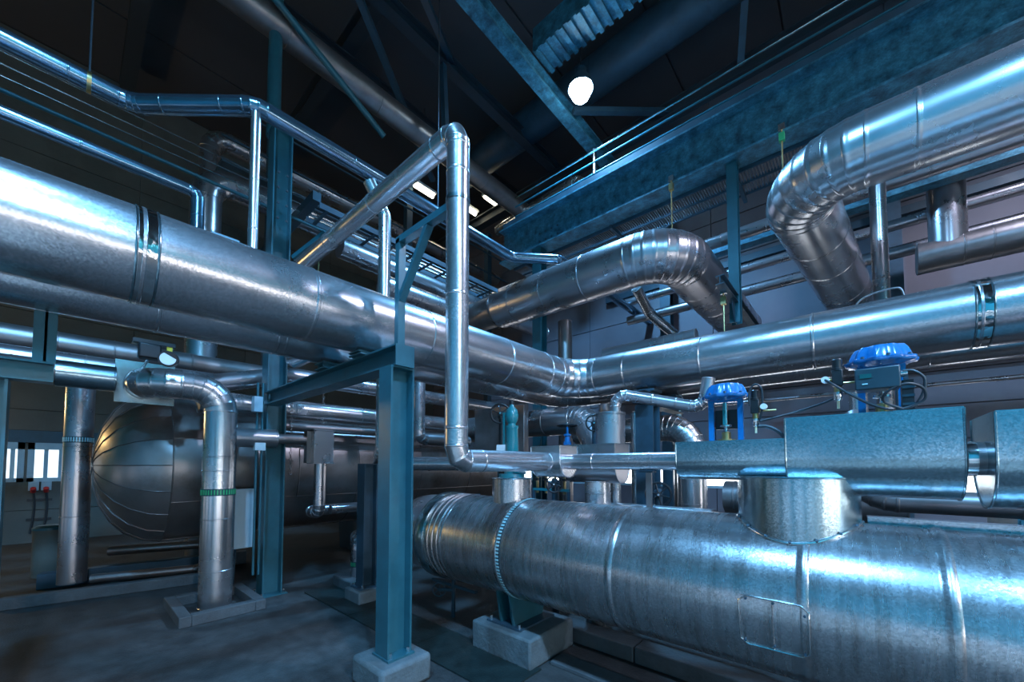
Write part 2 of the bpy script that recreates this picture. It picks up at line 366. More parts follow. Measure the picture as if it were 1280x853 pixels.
# support beam carried by two columns
t = thing('support_beam', 'blue-grey steel beam carrying both ducts on its pipe shoes', 'beam', (-4.0,1.65,2.34))
ibeam((-2.53,1.65,2.42), (-5.46,1.65,2.42), .16, .16, .013, .012, (0,0,1), STEEL, t)
MB().box((-2.53,1.57,2.34), (-2.52,1.73,2.5)).build('end_plate', STEEL, t)
for x, zc, r, lab in ((-3.07, 2.8, .265, 'welded steel pipe shoe under the largest duct'), (-3.75, 2.76, .2, 'welded steel pipe shoe under the smaller parallel duct')):
    t = thing('pipe_shoe', lab, 'pipe support', (x,1.65,2.5))
    zt_ = zc-r
    MB().box((x-.1,1.53,2.501), (x+.1,1.77,2.513)).build('foot_plate', STEEL, t)
    for s in (-1, 1): MB().box((x+s*.055-.006,1.54,2.513), (x+s*.055+.006,1.76,zt_+.03)).build('side_plate', STEEL, t)
    MB().box((x-.085,1.52,zt_-.012), (x+.085,1.78,zt_-.002)).build('cradle_plate', STEEL, t)
def hcolumn(name, label, x, y, z0, z1, h, wd, mat=STEEL, base=.3, group=None, top=True):
    t = thing(name, label, 'column', (x,y,z0), group)
    ibeam((x,y,z0+.015), (x,y,z1-.012), h, wd, .016, .012, (0,1,0), mat, t)
    if base:
        MB().box((x-base/2,y-base/2,z0), (x+base/2,y+base/2,z0+.015)).build('base_plate', mat, t)
        bolts([(x+sx*(base/2-.035), y+sy*(base/2-.035), z0+.015) for sx in (-1,1) for sy in (-1,1)], (0,0,1), .014, .035, CHROME, t)
    if top: MB().box((x-wd/2,y-h/2,z1-.012), (x+wd/2,y+h/2,z1)).build('top_plate', mat, t)
    return t
def plinth(label, x, y, sx, sy, h, mat=CONC, name='concrete_plinth', bevel=.02):
    o = MB().box((x-sx/2,y-sy/2,0), (x+sx/2,y+sy/2,h)).build(name, mat, None, bevel); tag(o, label, 'plinth'); return o
plinth('chamfered concrete plinth under the nearest blue column', -2.65, 1.65, .42, .42, .2, bevel=.03)
hcolumn('steel_column', 'nearest blue H-section column on a concrete plinth', -2.63, 1.65, .2, 2.34, .2, .165, base=.22)
t = hcolumn('steel_column', 'tall blue H-section column with a cable conduit, behind the ducts', -5.56, 1.72, 0, 6.0, .22, .22, STEEL, .32)
bolts([(-5.449, 1.72+sy*.05, z) for sy in (-1,1) for z in (4.75,4.95,5.15,5.35)], (1,0,0), .016, .012, DARK, t)
MB().cyl((-5.42,1.50,.3), (-5.42,1.50,2.6), .014, n=10).build('conduit', STEEL, t)
MB().cyl((-5.40,1.55,.3), (-5.40,1.55,2.6), .012, n=10).build('conduit', STEEL, t)
MB().bar((-5.45,1.86,4.30), (-5.10,2.12,4.62), .05, .05).build('knee_brace', STEEL, t)
MB().cyl((-5.16,2.07,3.6), (-5.16,2.07,4.56), .008, n=6).build('hanger_rod', BRASS, t)
MB().box((-5.44,1.47,1.78), (-5.36,1.58,1.87)).build('sign_plate', WHITE, t)
MB().box((-5.43,1.44,2.24), (-5.33,1.53,2.42)).build('junction_box', FRAMEP, t)
# arm that steadies the riser
t = thing('bracket_frame', 'blue angle-steel arm with diagonal brace holding the tall riser', 'bracket', (-2.6,1.65,2.5))
MB().bar((-2.6,1.65,2.5), (-2.6,1.65,3.34), .05, .06, (0,1,0)).build('post', STEEL, t)
MB().bar((-2.625,1.65,3.33), (-1.99,1.65,3.33), .06, .05, (0,0,1)).build('arm', STEEL, t)
MB().bar((-2.585,1.65,2.86), (-2.24,1.65,3.31), .055, .035, (1,0,-1)).build('brace', STEEL, t)
hoop((-1.92,1.64,3.33), (0,0,1), .077, .025, .003, GALVB, 'pipe_clip', t, 24)
# riser
pipe('riser_pipe', 'tall bright galvanised riser with mitred elbows, crossing in front of the largest duct',
     [(-3.95,1.64,2.76),(-4.75,1.64,2.76),(-4.75,1.64,3.81),(-1.92,1.64,3.81),(-1.92,1.64,1.63),(-1.92,2.60,1.63)], .075, GALV, .085, 2,
     seams={2: [.9, 1.75, 2.62], 3: [.12, .30, 1.12, 1.98], 4: [.22]}, n=32, bead=.003)

# ================================================================== VALVE TRAIN along X
def ubox(name, label, x0, x1, yc, wd, zc, ztop, mat, lid=True):
    """sheet-metal valve jacket: flat top, straight cheeks, round belly"""
    t = thing(name, label, 'jacket', ((x0+x1)/2, yc, zc-wd))
    prof = [(yc-wd, ztop), (yc-wd, zc)] + [(yc-wd*math.cos(a), zc-wd*math.sin(a)) for a in [PI*i/20 for i in range(1, 20)]] + [(yc+wd, zc), (yc+wd, ztop)]
    mb = MB(); th = x1-x0; n = len(prof)
    a = mb.add([(x0, y, z) for y, z in prof]); b = mb.add([(x1, y, z) for y, z in prof])
    for i in range(n-1): mb.quad(a+i, b+i, b+i+1, a+i+1, smooth=True)
    mb.build('belly_sheet', mat, t)
    MB().box((x0,yc-wd,ztop-.002), (x1,yc+wd,ztop+.004)).build('lid_sheet', mat, t)
    for x in (x0, x1-.004): MB().prism([(x, y, z) for y, z in prof], (.004,0,0)).build('end_plate', mat, t)
    e = .006
    for x in (x0, x1):
        mb = MB().sweep([(x, y, z) for y, z in prof], .005, 6); mb.build('edge_bead', mat, t)
    MB().bar((x0,yc-wd,ztop), (x1,yc-wd,ztop), .008, .008).build('edge_bead', mat, t)
    return t
ubox('corner_jacket', 'small sheet-metal corner box where the riser turns into the valve line', -2.07, -1.775, 2.72, .13, 1.63, 1.755, GALV)
pipe('valve_line_pipe', 'thin galvanised pipe running level from the corner box to the valve jackets', [(-1.775,2.72,1.63),(-.88,2.72,1.63)], .062, GALV, seams={0: [.24, .255]}, n=28, bead=.004)
ubox('valve_jacket', 'low teal-tinted sheet jacket under the smaller blue actuator', -.88, -.29, 2.72, .125, 1.635, 1.745, GALVB)
ubox('valve_jacket', 'large speckled sheet jacket under the bigger blue actuator', -.286, .345, 2.72, .205, 1.645, 1.848, GALVB)
t = thing('pipe_stub', 'short bare flanged stub between the two largest jackets', 'pipe', (.41,2.72,1.56))
MB().cyl((.345,2.72,1.63), (.47,2.72,1.63), .075, n=28).build('pipe_barrel', ALUD, t)
hoop((.385,2.72,1.63), (1,0,0), .075, .03, .004, CHROME, 'name_band', t)
ubox('valve_jacket', 'round-bellied sheet jacket cut off at the picture edge', .425, 1.5, 2.72, .225, 1.635, 1.82, GALVB)
# ------------------------------------------------------------------ control valves
def control_valve(label, x, y, z0, capz, R, legx, zt2):
    t = thing('control_valve', label, 'valve', (x,y,z0))
    prof = [(0, R*.55), (.012, R*.98), (.020, R*1.02), (.030, R*1.02), (.036, R*.9), (.075, R*.80), (.095, R*.70), (.105, R*.4)]
    MB().lathe((x,y,capz), (0,0,1), prof, 48, True, True, lambda q, a: 1+(.06*math.cos(10*a) if 1 <= q <= 6 else 0)).build('diaphragm_case', BLUE, t)
    bolts([(x+R*.93*math.cos(2*PI*i/8+.2), y+R*.93*math.sin(2*PI*i/8+.2), capz+.03) for i in range(8)], (0,0,1), .008, .012, STEELD, t)
    for s in (-1, 1):
        MB().bar((x+s*legx,y,z0), (x+s*legx,y,capz+.01), .03, .028, (0,1,0)).build('yoke_leg', BLUE, t)
    MB().box((x-legx-.01,y-.02,capz-.012), (x+legx+.01,y+.02,capz+.006)).build('yoke_bridge', BLUE, t)
    MB().cyl((x,y,z0), (x,y,capz), .011, n=12).build('stem', CHROME, t)
    MB().lathe((x,y,z0), (0,0,1), [(0,.05),(.012,.05),(.014,.026),(.055,.026),(.06,.014)], 12).build('packing_nut', BRASS, t)
    MB().lathe((x,y,z0+.085), (0,0,1), [(0,.012),(.006,.036),(.016,.036),(.024,.012)], 12).build('stem_coupling', CHROME, t)
    return t
t = control_valve('smaller blue diaphragm control valve standing on the low jacket', -.612, 2.72, 1.75, 2.005, .125, .082, 0)
MB().box((-.68,2.75,1.83), (-.54,2.80,1.95)).build('positioner', BLACK, t)
MB().box((-.695,2.74,1.84), (-.682,2.79,1.88)).build('red_cap', RED, t)
MB().bar((-.618,2.70,1.84), (-.618,2.70,1.99), .012, .008, (0,1,0)).build('travel_scale', TURQ, t)
t = control_valve('bigger blue diaphragm control valve with a dark positioner box', .10, 2.72, 1.853, 2.10, .132, .075, 0)
p = MB().box((.0,2.49,1.958), (.158,2.60,2.06)).build('positioner_box', GREYB, t, .006)
MB().box((.018,2.486,2.012), (.06,2.491,2.032)).build('display_window', SCREEN, p)
MB().box((.026,2.486,1.982), (.046,2.491,1.987)).build('status_line', SLOTB, p)
MB().box((.06,2.60,1.97), (.12,2.70,2.04)).build('mounting_bracket', STEELD, t)
t2 = t
for x, y, lab, zt2 in ((-.445, 2.68, 'air filter regulator with cream bowl beside the smaller actuator', 1.80), (-.066, 2.60, 'air filter regulator with cream bowl beside the bigger actuator', 1.90)):
    dz = zt2
    t = thing('air_filter_regulator', lab, 'regulator', (x,y,dz), 'air filter regulators')
    MB().lathe((x,y,dz+.185), (0,0,1), [(0,.026),(.012,.026),(.014,.021),(.055,.021),(.06,.016)], 16).build('knob', BLACK, t)
    MB().box((x-.022,y-.022,dz+.105), (x+.022,y+.022,dz+.188)).build('body', BLACK, t, .004)
    MB().cyl((x,y,dz+.075), (x,y,dz+.105), .016, n=14).build('sight_ring', BRASS, t)
    MB().lathe((x,y,dz+.03), (0,0,1), [(0,.012),(.01,.018),(.045,.018)], 14).build('filter_bowl', CHROME, t)
    MB().cyl((x,y,dz-.01), (x,y,dz+.03), .006, n=10).build('drain_tube', CLEARB, t)
    gx = x+(.046 if zt2 < 1.85 else -.048)
    MB().cyl((gx,y-.01,dz+.14), (gx,y-.035,dz+.14), .017, n=16).build('pressure_gauge', WHITE, t)
    MB().cyl((x,y,dz+.14), (gx,y-.01,dz+.14), .006, n=8).build('gauge_stem', BRASS, t)
    MB().cyl((x,y,dz+.12), (x+.10,y+.02,dz+.12), .006, n=8).build('outlet_nipple', BRASS, t)
def spline(pts, k=6):
    P = [V(p) for p in pts]; P = [P[0]*2-P[1]] + P + [P[-1]*2-P[-2]]; out = []
    for i in range(1, len(P)-2):
        for j in range(k):
            u = j/k; a, b, c, d = P[i-1:i+3]
            out.append(.5*((2*b)+(c-a)*u+(2*a-5*b+4*c-d)*u*u+(3*b-a-3*c+d)*u**3))
    out.append(P[-2]); return out
def cable(label, pts, r=.006, mat=RUBBER, cat='cable', name='cable', n=8):
    o = MB().sweep(spline(pts), r, n).build(name, mat); return tag(o, label, cat)
cable('black air hose arching over the regulator by the smaller actuator', [(-.47,2.66,1.95),(-.47,2.66,2.03),(-.445,2.66,2.075),(-.41,2.66,2.05),(-.405,2.66,1.96),(-.42,2.67,1.88),(-.45,2.7,1.85)], .006)
cable('thick black cable drooping from the regulator into the low jacket', [(-.45,2.70,1.83),(-.40,2.72,1.83),(-.345,2.73,1.80),(-.305,2.74,1.75)], .011)
cable('thin black cable running rightward from the regulator to behind the large jacket', [(-.43,2.70,1.86),(-.34,2.74,1.885),(-.24,2.79,1.915),(-.09,2.70,1.955),(-.07,2.62,1.985)], .006)
cable('grey hose from the gauge looping down across the positioner front', [(-.115,2.57,2.04),(-.09,2.55,2.015),(-.03,2.50,1.955),(.04,2.48,1.895),(.10,2.48,1.862),(.13,2.49,1.856)], .006)
cable('coiled grey cable hanging beside the positioner box', [(.165,2.55,1.86),(.10,2.53,1.90),(.11,2.50,1.94),(.17,2.50,1.97),(.225,2.52,1.95),(.235,2.54,1.90),(.19,2.55,1.87),(.14,2.55,1.86)], .006)
cable('grey cable arching from the terminal block down behind the coil', [(.17,2.56,2.04),(.205,2.56,2.035),(.238,2.56,1.995),(.232,2.56,1.93),(.205,2.57,1.87)], .006)
t = thing('terminal_block', 'black terminal block with bright cable gland beside the positioner', 'terminal block', (.19,2.62,1.853))
MB().box((.165,2.58,1.86), (.205,2.66,2.0)).build('block_body', BLACK, t)
for z in (1.88, 1.92, 1.96): MB().box((.163,2.575,z), (.207,2.58,z+.012)).build('terminal_row', GREYB, t)
MB().cyl((.155,2.57,2.03), (.185,2.57,2.03), .016, n=12).build('cable_gland', CHROME, t)
MB().box((.175,2.6,1.853), (.185,2.64,2.04)).build('mounting_rail', STEELD, t)

# ================================================================== HORIZONTAL VESSEL
VY, VZ, VR = 2.72, .874, .428
t = pipe('pressure_vessel', 'big horizontal galvanised vessel with weathered cladding in the foreground', [(-3.12,VY,VZ),(4,VY,VZ)], VR, GALVW, seams={0: [.22, .93, 1.93, 2.93, 3.41, 4.4, 5.4, 6.3]}, n=80, bead=.007, cat='vessel', secname='shell_section')
MB().lathe((-3.60,VY,VZ), (1,0,0), [(0, VR*.93), (.02, VR*.93), (.30, VR*.93), (.31, VR*.93)], 72, False, False).build('shell_section', ALU, t)
MB().lathe((-3.31,VY,VZ), (1,0,0), [(0, VR*.92), (.0, VR+.012), (.012, VR+.018), (.13, VR+.018), (.14, VR+.012), (.142, VR-.02)], 72, False, False).build('flange_ring', GALVB, t)
MB().lathe((-3.17,VY,VZ), (1,0,0), [(0, VR-.03), (.002, VR-.004), (.05, VR-.004)], 72, False, False).build('shell_section', GALVW, t)
for x in (-3.10, -3.03, -2.96): MB().torus((x,VY,VZ), (1,0,0), VR+.002, .008, 72, 6).build('bead_ring', GALVW, t)
MB().lathe((-3.60,VY,VZ), (-1,0,0), [(0, VR*.93), (.10, VR*.90), (.22, VR*.76), (.31, VR*.52), (.36, VR*.26), (.375, .02)], 56, False, True).build('dome_head', ALUD, t)
for i in range(10):
    a = 2*PI*i/10
    MB().sweep([(-3.60-d, VY+rr*VR*1.004*math.cos(a), VZ+rr*VR*1.004*math.sin(a)) for d, rr in ((0,.93),(.10,.90),(.22,.76),(.31,.52),(.36,.26))], .004, 5).build('head_seam', ALUD, t)
slotband((-2.19,VY,VZ), (1,0,0), VR, .07, 96, SLOTB, t, 'pale slots in the ring band')
# access door on the near side
def vpt(x, ang, r=VR): return V((x, VY-r*math.cos(ang), VZ+r*math.sin(ang)))
d = MB(); X0, X1, A0, A1 = -.475, -.19, -.42, .16
g = [[d.add([vpt(X0+(X1-X0)*i/6, A0+(A1-A0)*j/10, VR+.006)]) for j in range(11)] for i in range(7)]
for i in range(6):
    for j in range(10): d.quad(g[i][j], g[i+1][j], g[i+1][j+1], g[i][j+1], smooth=True)
door = d.build('access_door', GALVW, t)
c = .03
loop = [vpt(X0+c, A0, VR+.01)] + [vpt(X0+(X1-X0)*f, A0, VR+.01) for f in (.3, .5, .7)] + [vpt(X1-c, A0, VR+.01), vpt(X1, A0+.06, VR+.01)] + [vpt(X1, A0+(A1-A0)*f, VR+.01) for f in (.3, .45, .6, .75)] + [vpt(X1, A1-.06, VR+.01), vpt(X1-c, A1, VR+.01)] + [vpt(X0+(X1-X0)*f, A1, VR+.01) for f in (.7, .5, .3)] + [vpt(X0+c, A1, VR+.01), vpt(X0, A1-.06, VR+.01)] + [vpt(X0, A0+(A1-A0)*f, VR+.01) for f in (.75, .6, .45, .3)] + [vpt(X0, A0+.06, VR+.01)]
MB().sweep(loop, .0045, 8, closed=True).build('door_frame', CHROME, door)
MB().sweep([vpt(X0+.5*(X1-X0), A0+(A1-A0)*f, VR+.008) for f in (0,.2,.4,.6,.8,1)], .003, 6).build('door_seam', GALVW, door)
bolts([vpt(xx_, aa, VR+.006) for xx_, aa in ((X0+.03,A1-.03),(X1-.015,A1-.1),(X1-.02,A0+.04),(X0+.02,A0+.04),(-.33,A1-.03),(-.33,A0+.05))], (0,-1,0), .006, .012, STEELD, door, 'screw')
# branch neck and its rim
NX, NR = -.27, .278
MB().lathe((NX,VY,VZ+.25), (0,0,1), [(0, NR), (.415, NR)], 64, False, True).build('branch_neck', GALVB, t)
rim = [V((NX+NR*1.01*math.cos(a), VY+NR*1.01*math.sin(a), VZ+math.sqrt(max(0, (VR+.006)**2-(NR*1.01*math.sin(a))**2)))) for a in [2*PI*i/64 for i in range(64)]]
MB().sweep(rim, .008, 8, closed=True).build('neck_rim', CHROME, t)
MB().torus((NX,VY,1.535), (0,0,1), NR, .005, 64, 6).build('neck_rim', GALVB, t)
bolts([rim[i]+V((0,-.004,.002)) for i in (36,40,44,48,52,56,60)], (0,-.7,.7), .007, .01, STEELD, t, 'screw')
# nozzle under the safety valve
MB().lathe((-2.40,VY,1.2), (0,0,1), [(0,.18),(.28,.18)], 40, False, True).build('nozzle', GALVW, t)
MB().torus((-2.40,VY,1.48), (0,0,1), .18, .006, 40, 6).build('neck_rim', GALVW, t)
t = thing('vessel_saddle', 'blue steel saddle standing under the big vessel', 'support', (-2.3,2.72,.24))
MB().prism([(-2.36,2.52,.255),(-2.36,2.92,.255),(-2.36,2.98,.56),(-2.36,2.83,.47),(-2.36,2.72,.45),(-2.36,2.61,.47),(-2.36,2.46,.56)], (.02,0,0)).build('saddle_plate', STEEL, t)
MB().prism([(-2.22,2.52,.255),(-2.22,2.92,.255),(-2.22,2.98,.56),(-2.22,2.83,.47),(-2.22,2.72,.45),(-2.22,2.61,.47),(-2.22,2.46,.56)], (.02,0,0)).build('saddle_plate', STEEL, t)
MB().box((-2.34,2.62,.255), (-2.22,2.64,.47)).build('rib', STEEL, t)
MB().box((-2.48,2.48,.24), (-2.10,2.96,.255)).build('base_plate', STEELD, t)
bolts([(-2.45,2.51,.255),(-2.13,2.51,.255)], (0,0,1), .014, .03, CHROME, t)
plinth('wide concrete plinth under the vessel saddle', -2.27, 2.72, .66, .62, .24)
t = thing('drip_plate', 'long pale metal plate lying along the back of the big vessel', 'plate', (.5,2.9,1.30))
MB().box((.03,2.80,1.305), (1.6,3.0,1.318)).build('plate_sheet', GALV, t)
MB().box((.03,2.795,1.296), (1.6,2.80,1.33)).build('folded_edge', GALV, t)


# ================================================================== VALVES BEHIND THE RISER
t = thing('safety_valve', 'turquoise safety valve with a lever and white tag on the vessel nozzle', 'valve', (-2.40,2.72,1.486))
x, y = -2.40, 2.72
MB().lathe((x,y,1.486), (0,0,1), [(0,.12),(.035,.12),(.036,.07),(.10,.065),(.13,.10),(.19,.10)], 24).build('valve_body', TURQ, t)
MB().lathe((x,y,1.676), (0,0,1), [(0,.085),(.03,.085),(.031,.062),(.26,.056),(.27,.062),(.29,.062)], 24).build('bonnet', TURQ, t)
MB().lathe((x,y,1.966), (0,0,1), [(0,.04),(.02,.036),(.05,.055),(.10,.062),(.15,.05),(.18,.022),(.2,.02)], 24).build('cap_dome', TURQ, t)
MB().cyl((x,y,2.165), (x,y,2.20), .024, n=10).build('cap_nut', BLACK, t)
MB().bar((x-.055,y-.05,1.72), (x-.055,y-.05,2.09), .016, .012, (0,1,0)).build('lever', TURQ, t)
MB().bar((x-.06,y-.05,2.085), (x,y-.03,2.075), .014, .012, (0,0,1)).build('lever_arm', TURQ, t)
MB().obox((x-.07,y-.075,1.73), (.035,.02,0), (.004,-.008,0), (.006,0,.06)).build('tag', WHITE, t)
MB().cyl((x+.06,y-.02,1.57), (x+.16,y+.02,1.57), .05, n=16).build('outlet_flange', CHROME, t)
def gatevalve(label, c, ax, R, L, mat=BLACK, body=ALUD, br=.05):
    c, ax = V(c), V(ax).normalized(); t = thing('gate_valve', label, 'valve', c - ax*L)
    MB().lathe(c-ax*L, ax, [(0,br),(L*.25,br),(L*.26,br*.7),(L*.5,br*.6),(L*.52,br*.9),(L*.6,br*.9),(L*.62,br*.35),(L*.98,br*.3)], 16).build('valve_bonnet', body, t)
    handwheel(c, ax, R, mat, t); MB().cyl(c, c+ax*R*.35, R*.09, n=8).build('spindle', CHROME, t)
    q = c-ax*L; MB().cyl((q.x,q.y,0), q, br*.8, n=12).build('supply_pipe', body if body != BLUE else ALUD, t)
    return t
gatevalve('black six-spoked handwheel valve left of the turquoise safety valve', (-3.20,3.42,2.22), (.62,-.78,.05), .115, .22, BLACK, BLACK)
gatevalve('black handwheel valve below the corner jacket, half hidden', (-2.42,3.42,1.40), (.5,-.85,0), .085, .16, BLACK, STEELD)
gatevalve('small dark handwheel in front of the condensate pot', (-2.32,4.10,2.10), (.45,-.9,0), .095, .2, BLACK, STEELD)
gatevalve('flat blue-stemmed handwheel standing upright behind the corner jacket', (-2.62,3.98,2.08), (0,0,1), .115, .26, BLACK, BLUE)
gatevalve('dark handwheel behind the thin post, low beside the blue column', (-1.65,4.3,1.28), (.35,-.93,0), .13, .3, BLACK, STEELD)
ubox('valve_jacket', 'dull grey sheet jacket with a rounded belly behind the thin valve line', -2.22, -1.66, 3.45, .15, 1.58, 1.80, ALU)
t = thing('valve_manifold', 'cluster of tiny valve cocks on a green rail under the grey jacket', 'manifold', (-2.75,3.6,1.27))
MB().box((-2.95,3.73,1.30), (-2.45,3.77,1.33)).build('rail', TURQ, t)
for i in range(4):
    xm = -2.9+i*.13
    MB().cyl((xm,3.75,1.27), (xm,3.75,1.47), .016, n=8).build('cock_stem', BRASS, t); MB().box((xm-.03,3.72,1.42), (xm+.03,3.75,1.45)).build('cock_handle', BLACK, t)
MB().cyl((-2.95,3.75,0), (-2.95,3.75,1.3), .02, n=8).build('rail_leg', STEELD, t); MB().cyl((-2.45,3.75,0), (-2.45,3.75,1.3), .02, n=8).build('rail_leg', STEELD, t)
pipe('nozzle_pipe', 'stout vertical galvanised stub below the dull grey jacket', [(-1.92,3.45,0),(-1.92,3.45,1.45)], .125, GALVP, seams={0: [.6, 1.34]}, n=28)
t = pipe('condensate_pot', 'upright sheet-clad pot with a flat lid behind the valve line', [(-1.92,3.72,1.81),(-1.92,3.72,2.13)], .15, ALU, sec=2, n=36, cat='vessel')
MB().lathe((-1.92,3.72,2.13), (0,0,1), [(0,.156),(.012,.156),(.014,.15),(.02,.1)], 36).build('lid', ALU, t)
MB().cyl((-1.92,3.72,1.62), (-1.92,3.72,1.81), .06, n=20).build('foot_pipe', ALUD, t)
pipe('steam_pipe', 'violet-sheened pipe arching off the pot and sloping away to the wall', [(-1.86,3.72,2.15),(-1.86,3.72,2.34),(-1.08,3.95,2.14),(-1.03,3.97,2.42)], .057, ALU, .10, 4, seams={1: [.38, .6]}, n=24, bead=.003)
t = hcolumn('steel_column', 'dark blue column under the corner of the ducts, behind the valve line', -1.93, 4.72, 0, 2.34, .22, .22, STEELD, .34)
t = thing('support_beam', 'dark steel cross beam with greasy sliding shoes under the duct corner', 'beam', (-2.08,5.1,2.34))
ibeam((-1.93,4.45,2.42), (-1.93,5.85,2.42), .15, .15, .012, .01, (0,0,1), STEELD, t)
MB().box((-2.05,4.62,2.50), (-1.81,4.88,2.53)).build('sliding_shoe', STEELD, t); MB().box((-2.05,5.38,2.50), (-1.81,5.62,2.555)).build('sliding_shoe', STEELD, t)
pipe('drain_pipe', 'slim bright vertical pipe with an elbow left of the dark blue column', [(-2.2,4.98,0),(-2.2,4.98,2.3)], .062, GALVP, .12, 4, n=24, seams={0: [.8, 1.55]})
pipe('drain_pipe', 'slim vertical galvanised pipe beside the stout stub', [(-1.98,3.95,0),(-1.98,3.95,1.62)], .055, GALVP, n=20, seams={0: [1.35]})
pipe('bend_pipe', 'shiny many-segment pipe bend curving down behind the low jacket', [(-3.3,5.3,2.10),(-1.60,5.3,2.10),(-1.60,5.3,.0)], .175, GALVP, .30, 8, n=32, seams={0: [.8], 1: [1.0]})
pipe('low_header', 'low galvanised header with a pale top just behind the big vessel', [(-2.0,3.72,1.06),(-.95,3.72,1.06)], .16, GALVP, n=28, sec=.5)
pipe('grey_drum', 'dark ribbed drum end standing behind the vessel neck', [(-1.05,4.6,1.27),(.3,4.6,1.27)], .165, ALUD, n=30, seams={0: [.10, .14, .18, .22, .7]}, cat='drum')
t = [x for x in bpy.data.objects if x.get('category') == 'drum'][0]
for x in (-.85, .1): MB().box((x-.04,4.5,0), (x+.04,4.7,1.13)).build('leg', STEELD, t)

t = thing('pipe_prop', 'rusty flat-iron prop carrying the thin valve line', 'support', (-1.12,2.76,1.27))
MB().box((-1.145,2.75,1.29), (-1.105,2.77,1.548)).build('flat_bar', ALUD, t); MB().box((-1.175,2.70,1.548), (-1.075,2.77,1.56)).build('seat_plate', STEELD, t); MB().box((-1.16,2.73,1.285), (-1.09,2.79,1.30)).build('foot', STEELD, t)
pipe('curved_pipe', 'dark blue curved pipe passing low behind the large jacket', [(.0,4.2,2.0),(.0,3.7,1.36),(.72,3.7,1.36)], .075, ALUD, .2, 6, n=24, cat='pipe')
t = thing('floor_cabinet', 'teal steel cabinet top behind the drip plate', 'cabinet', (1.1,4.2,0))
MB().box((.75,4.0,0), (2.2,4.8,1.33)).build('cabinet_body', STEEL, t); MB().box((.73,3.98,1.33), (2.22,4.82,1.36)).build('cabinet_top', STEEL, t)
for xx_ in (.98, 1.46, 1.94): MB().box((xx_-.22,3.985,.1), (xx_+.22,4.0,1.25)).build('cabinet_door', STEEL, t)
pipe('bundle_pipe', 'straight galvanised pipe standing behind the bigger actuator', [(.02,4.98,0),(.02,4.98,2.3)], .07, GALVP, .14, 4, n=24)

# ================================================================== PIPE RUN ALONG THE TANK (D)
t = pipe('elbow_pipe', 'fat silvery pipe with a segmented elbow dropping to a floor kerb', [(-5.62,-3.5,2.47),(-5.62,-.10,2.47)], .115, ALUD, sec=1.0, n=36, seams={0: [1, 2, 3.15, 3.4]})
pipe('', '', [(-5.62,-.10,2.47),(-5.62,.30,2.47)], .125, GALVB, sec=2, n=36, root=t)
pipe('', '', [(-5.80,.52,2.47),(-5.46,.52,2.47),(-5.46,1.15,2.47),(-5.46,1.15,0.02)], .158, GALVP, .27, 5, n=40, root=t, seams={0: [.1], 1: [.3], 2: [.78, .94, 1.48, 2.05]}, bead=.004)
MB().box((-5.82,.30,2.27), (-5.805,.78,2.72)).build('baffle_plate', GALVB, t)
slotband((-5.46,1.15,1.30), (0,0,1), .158, .075, 36, SLOT, t, 'green slots in a dark band')
pipe('', '', [(-5.46,1.28,1.93),(-5.46,1.72,1.93)], .115, ALU, n=28, root=t, sec=2)
pipe('branch_pipe', 'thin branch pipe with a square elbow box in front of the dark tank', [(-5.40,1.72,1.93),(-5.36,2.10,1.93)], .063, ALUD, n=20, sec=.3)
t = thing('elbow_box', 'square sheet-metal elbow box at the end of the thin branch', 'jacket', (-5.3,2.2,1.63))
MB().box((-5.40,2.08,1.63), (-5.20,2.33,2.05)).build('box_body', ALU, t, .006)
MB().box((-5.41,2.07,2.05), (-5.19,2.34,2.065)).build('box_lid', ALU, t); MB().box((-5.40,2.03,1.63), (-5.30,2.08,2.04)).build('side_pocket', ALUD, t)
MB().box((-5.41,2.07,1.62), (-5.19,2.34,1.632)).build('bottom_rim', ALU, t)
pipe('drop_pipe', 'thin vertical pipe dropping from the square box to a low elbow', [(-5.3,2.2,1.62),(-5.3,2.2,.98),(-5.62,2.2,.98),(-5.62,3.1,.98)], .072, ALU, .09, 3, n=24)
pipe('low_branch', 'short level branch with a boxed end in front of the tank foot', [(-5.2,2.3,1.02),(-5.2,2.95,1.02)], .06, ALU, n=20, sec=2)
t = thing('elbow_box', 'small sheet box on the low branch beside the short column', 'jacket', (-5.2,3.05,.85))
MB().box((-5.33,2.95,.86), (-5.06,3.3,1.17)).build('box_body', ALU, t, .01); MB().cyl((-5.2,2.93,1.0), (-5.2,2.95,1.0), .12, n=24).build('end_disc', ALUD, t)
t = thing('floor_kerb', 'square concrete kerb around the foot of the fat silvery pipe', 'kerb', (-5.46,1.14,0))
for a, b in (((-5.92,.77,0),(-5.0,.87,.11)), ((-5.92,1.42,0),(-5.0,1.52,.11)), ((-5.92,.87,0),(-5.82,1.42,.11)), ((-5.10,.87,0),(-5.0,1.42,.11))): MB().box(a, b).build('kerb_wall', CONCD, t, .008)
# stand with mesh and grey panel by the tall column
t = thing('plain_panel', 'slim plain grey-blue panel between the fat pipe and the tall column', 'cabinet', (-5.92,1.46,0))  # a plain panel, built up like a cabinet with door and legs
MB().box((-5.95,1.30,.55), (-5.87,1.62,1.30)).build('cabinet_body', FRAMEP, t, .004); MB().box((-5.87,1.31,.56), (-5.862,1.61,1.29)).build('cabinet_door', FRAMEP, t)
for y_ in (1.33, 1.59): MB().bar((-5.91,y_,0), (-5.91,y_,.55), .03, .03).build('leg', STEELD, t)
t = pipe('standing_pipe', 'vertical pipe with a pale slotted band at far left by the window', [(-7.6,.09,.1),(-7.6,.09,2.62)], .135, ALU, seams={0: [.85, 1.75, 1.82]}, n=36)
slotband((-7.6,.09,1.93), (0,0,1), .135, .08, 34, SLOTB, t, 'pale slots in a dark band')
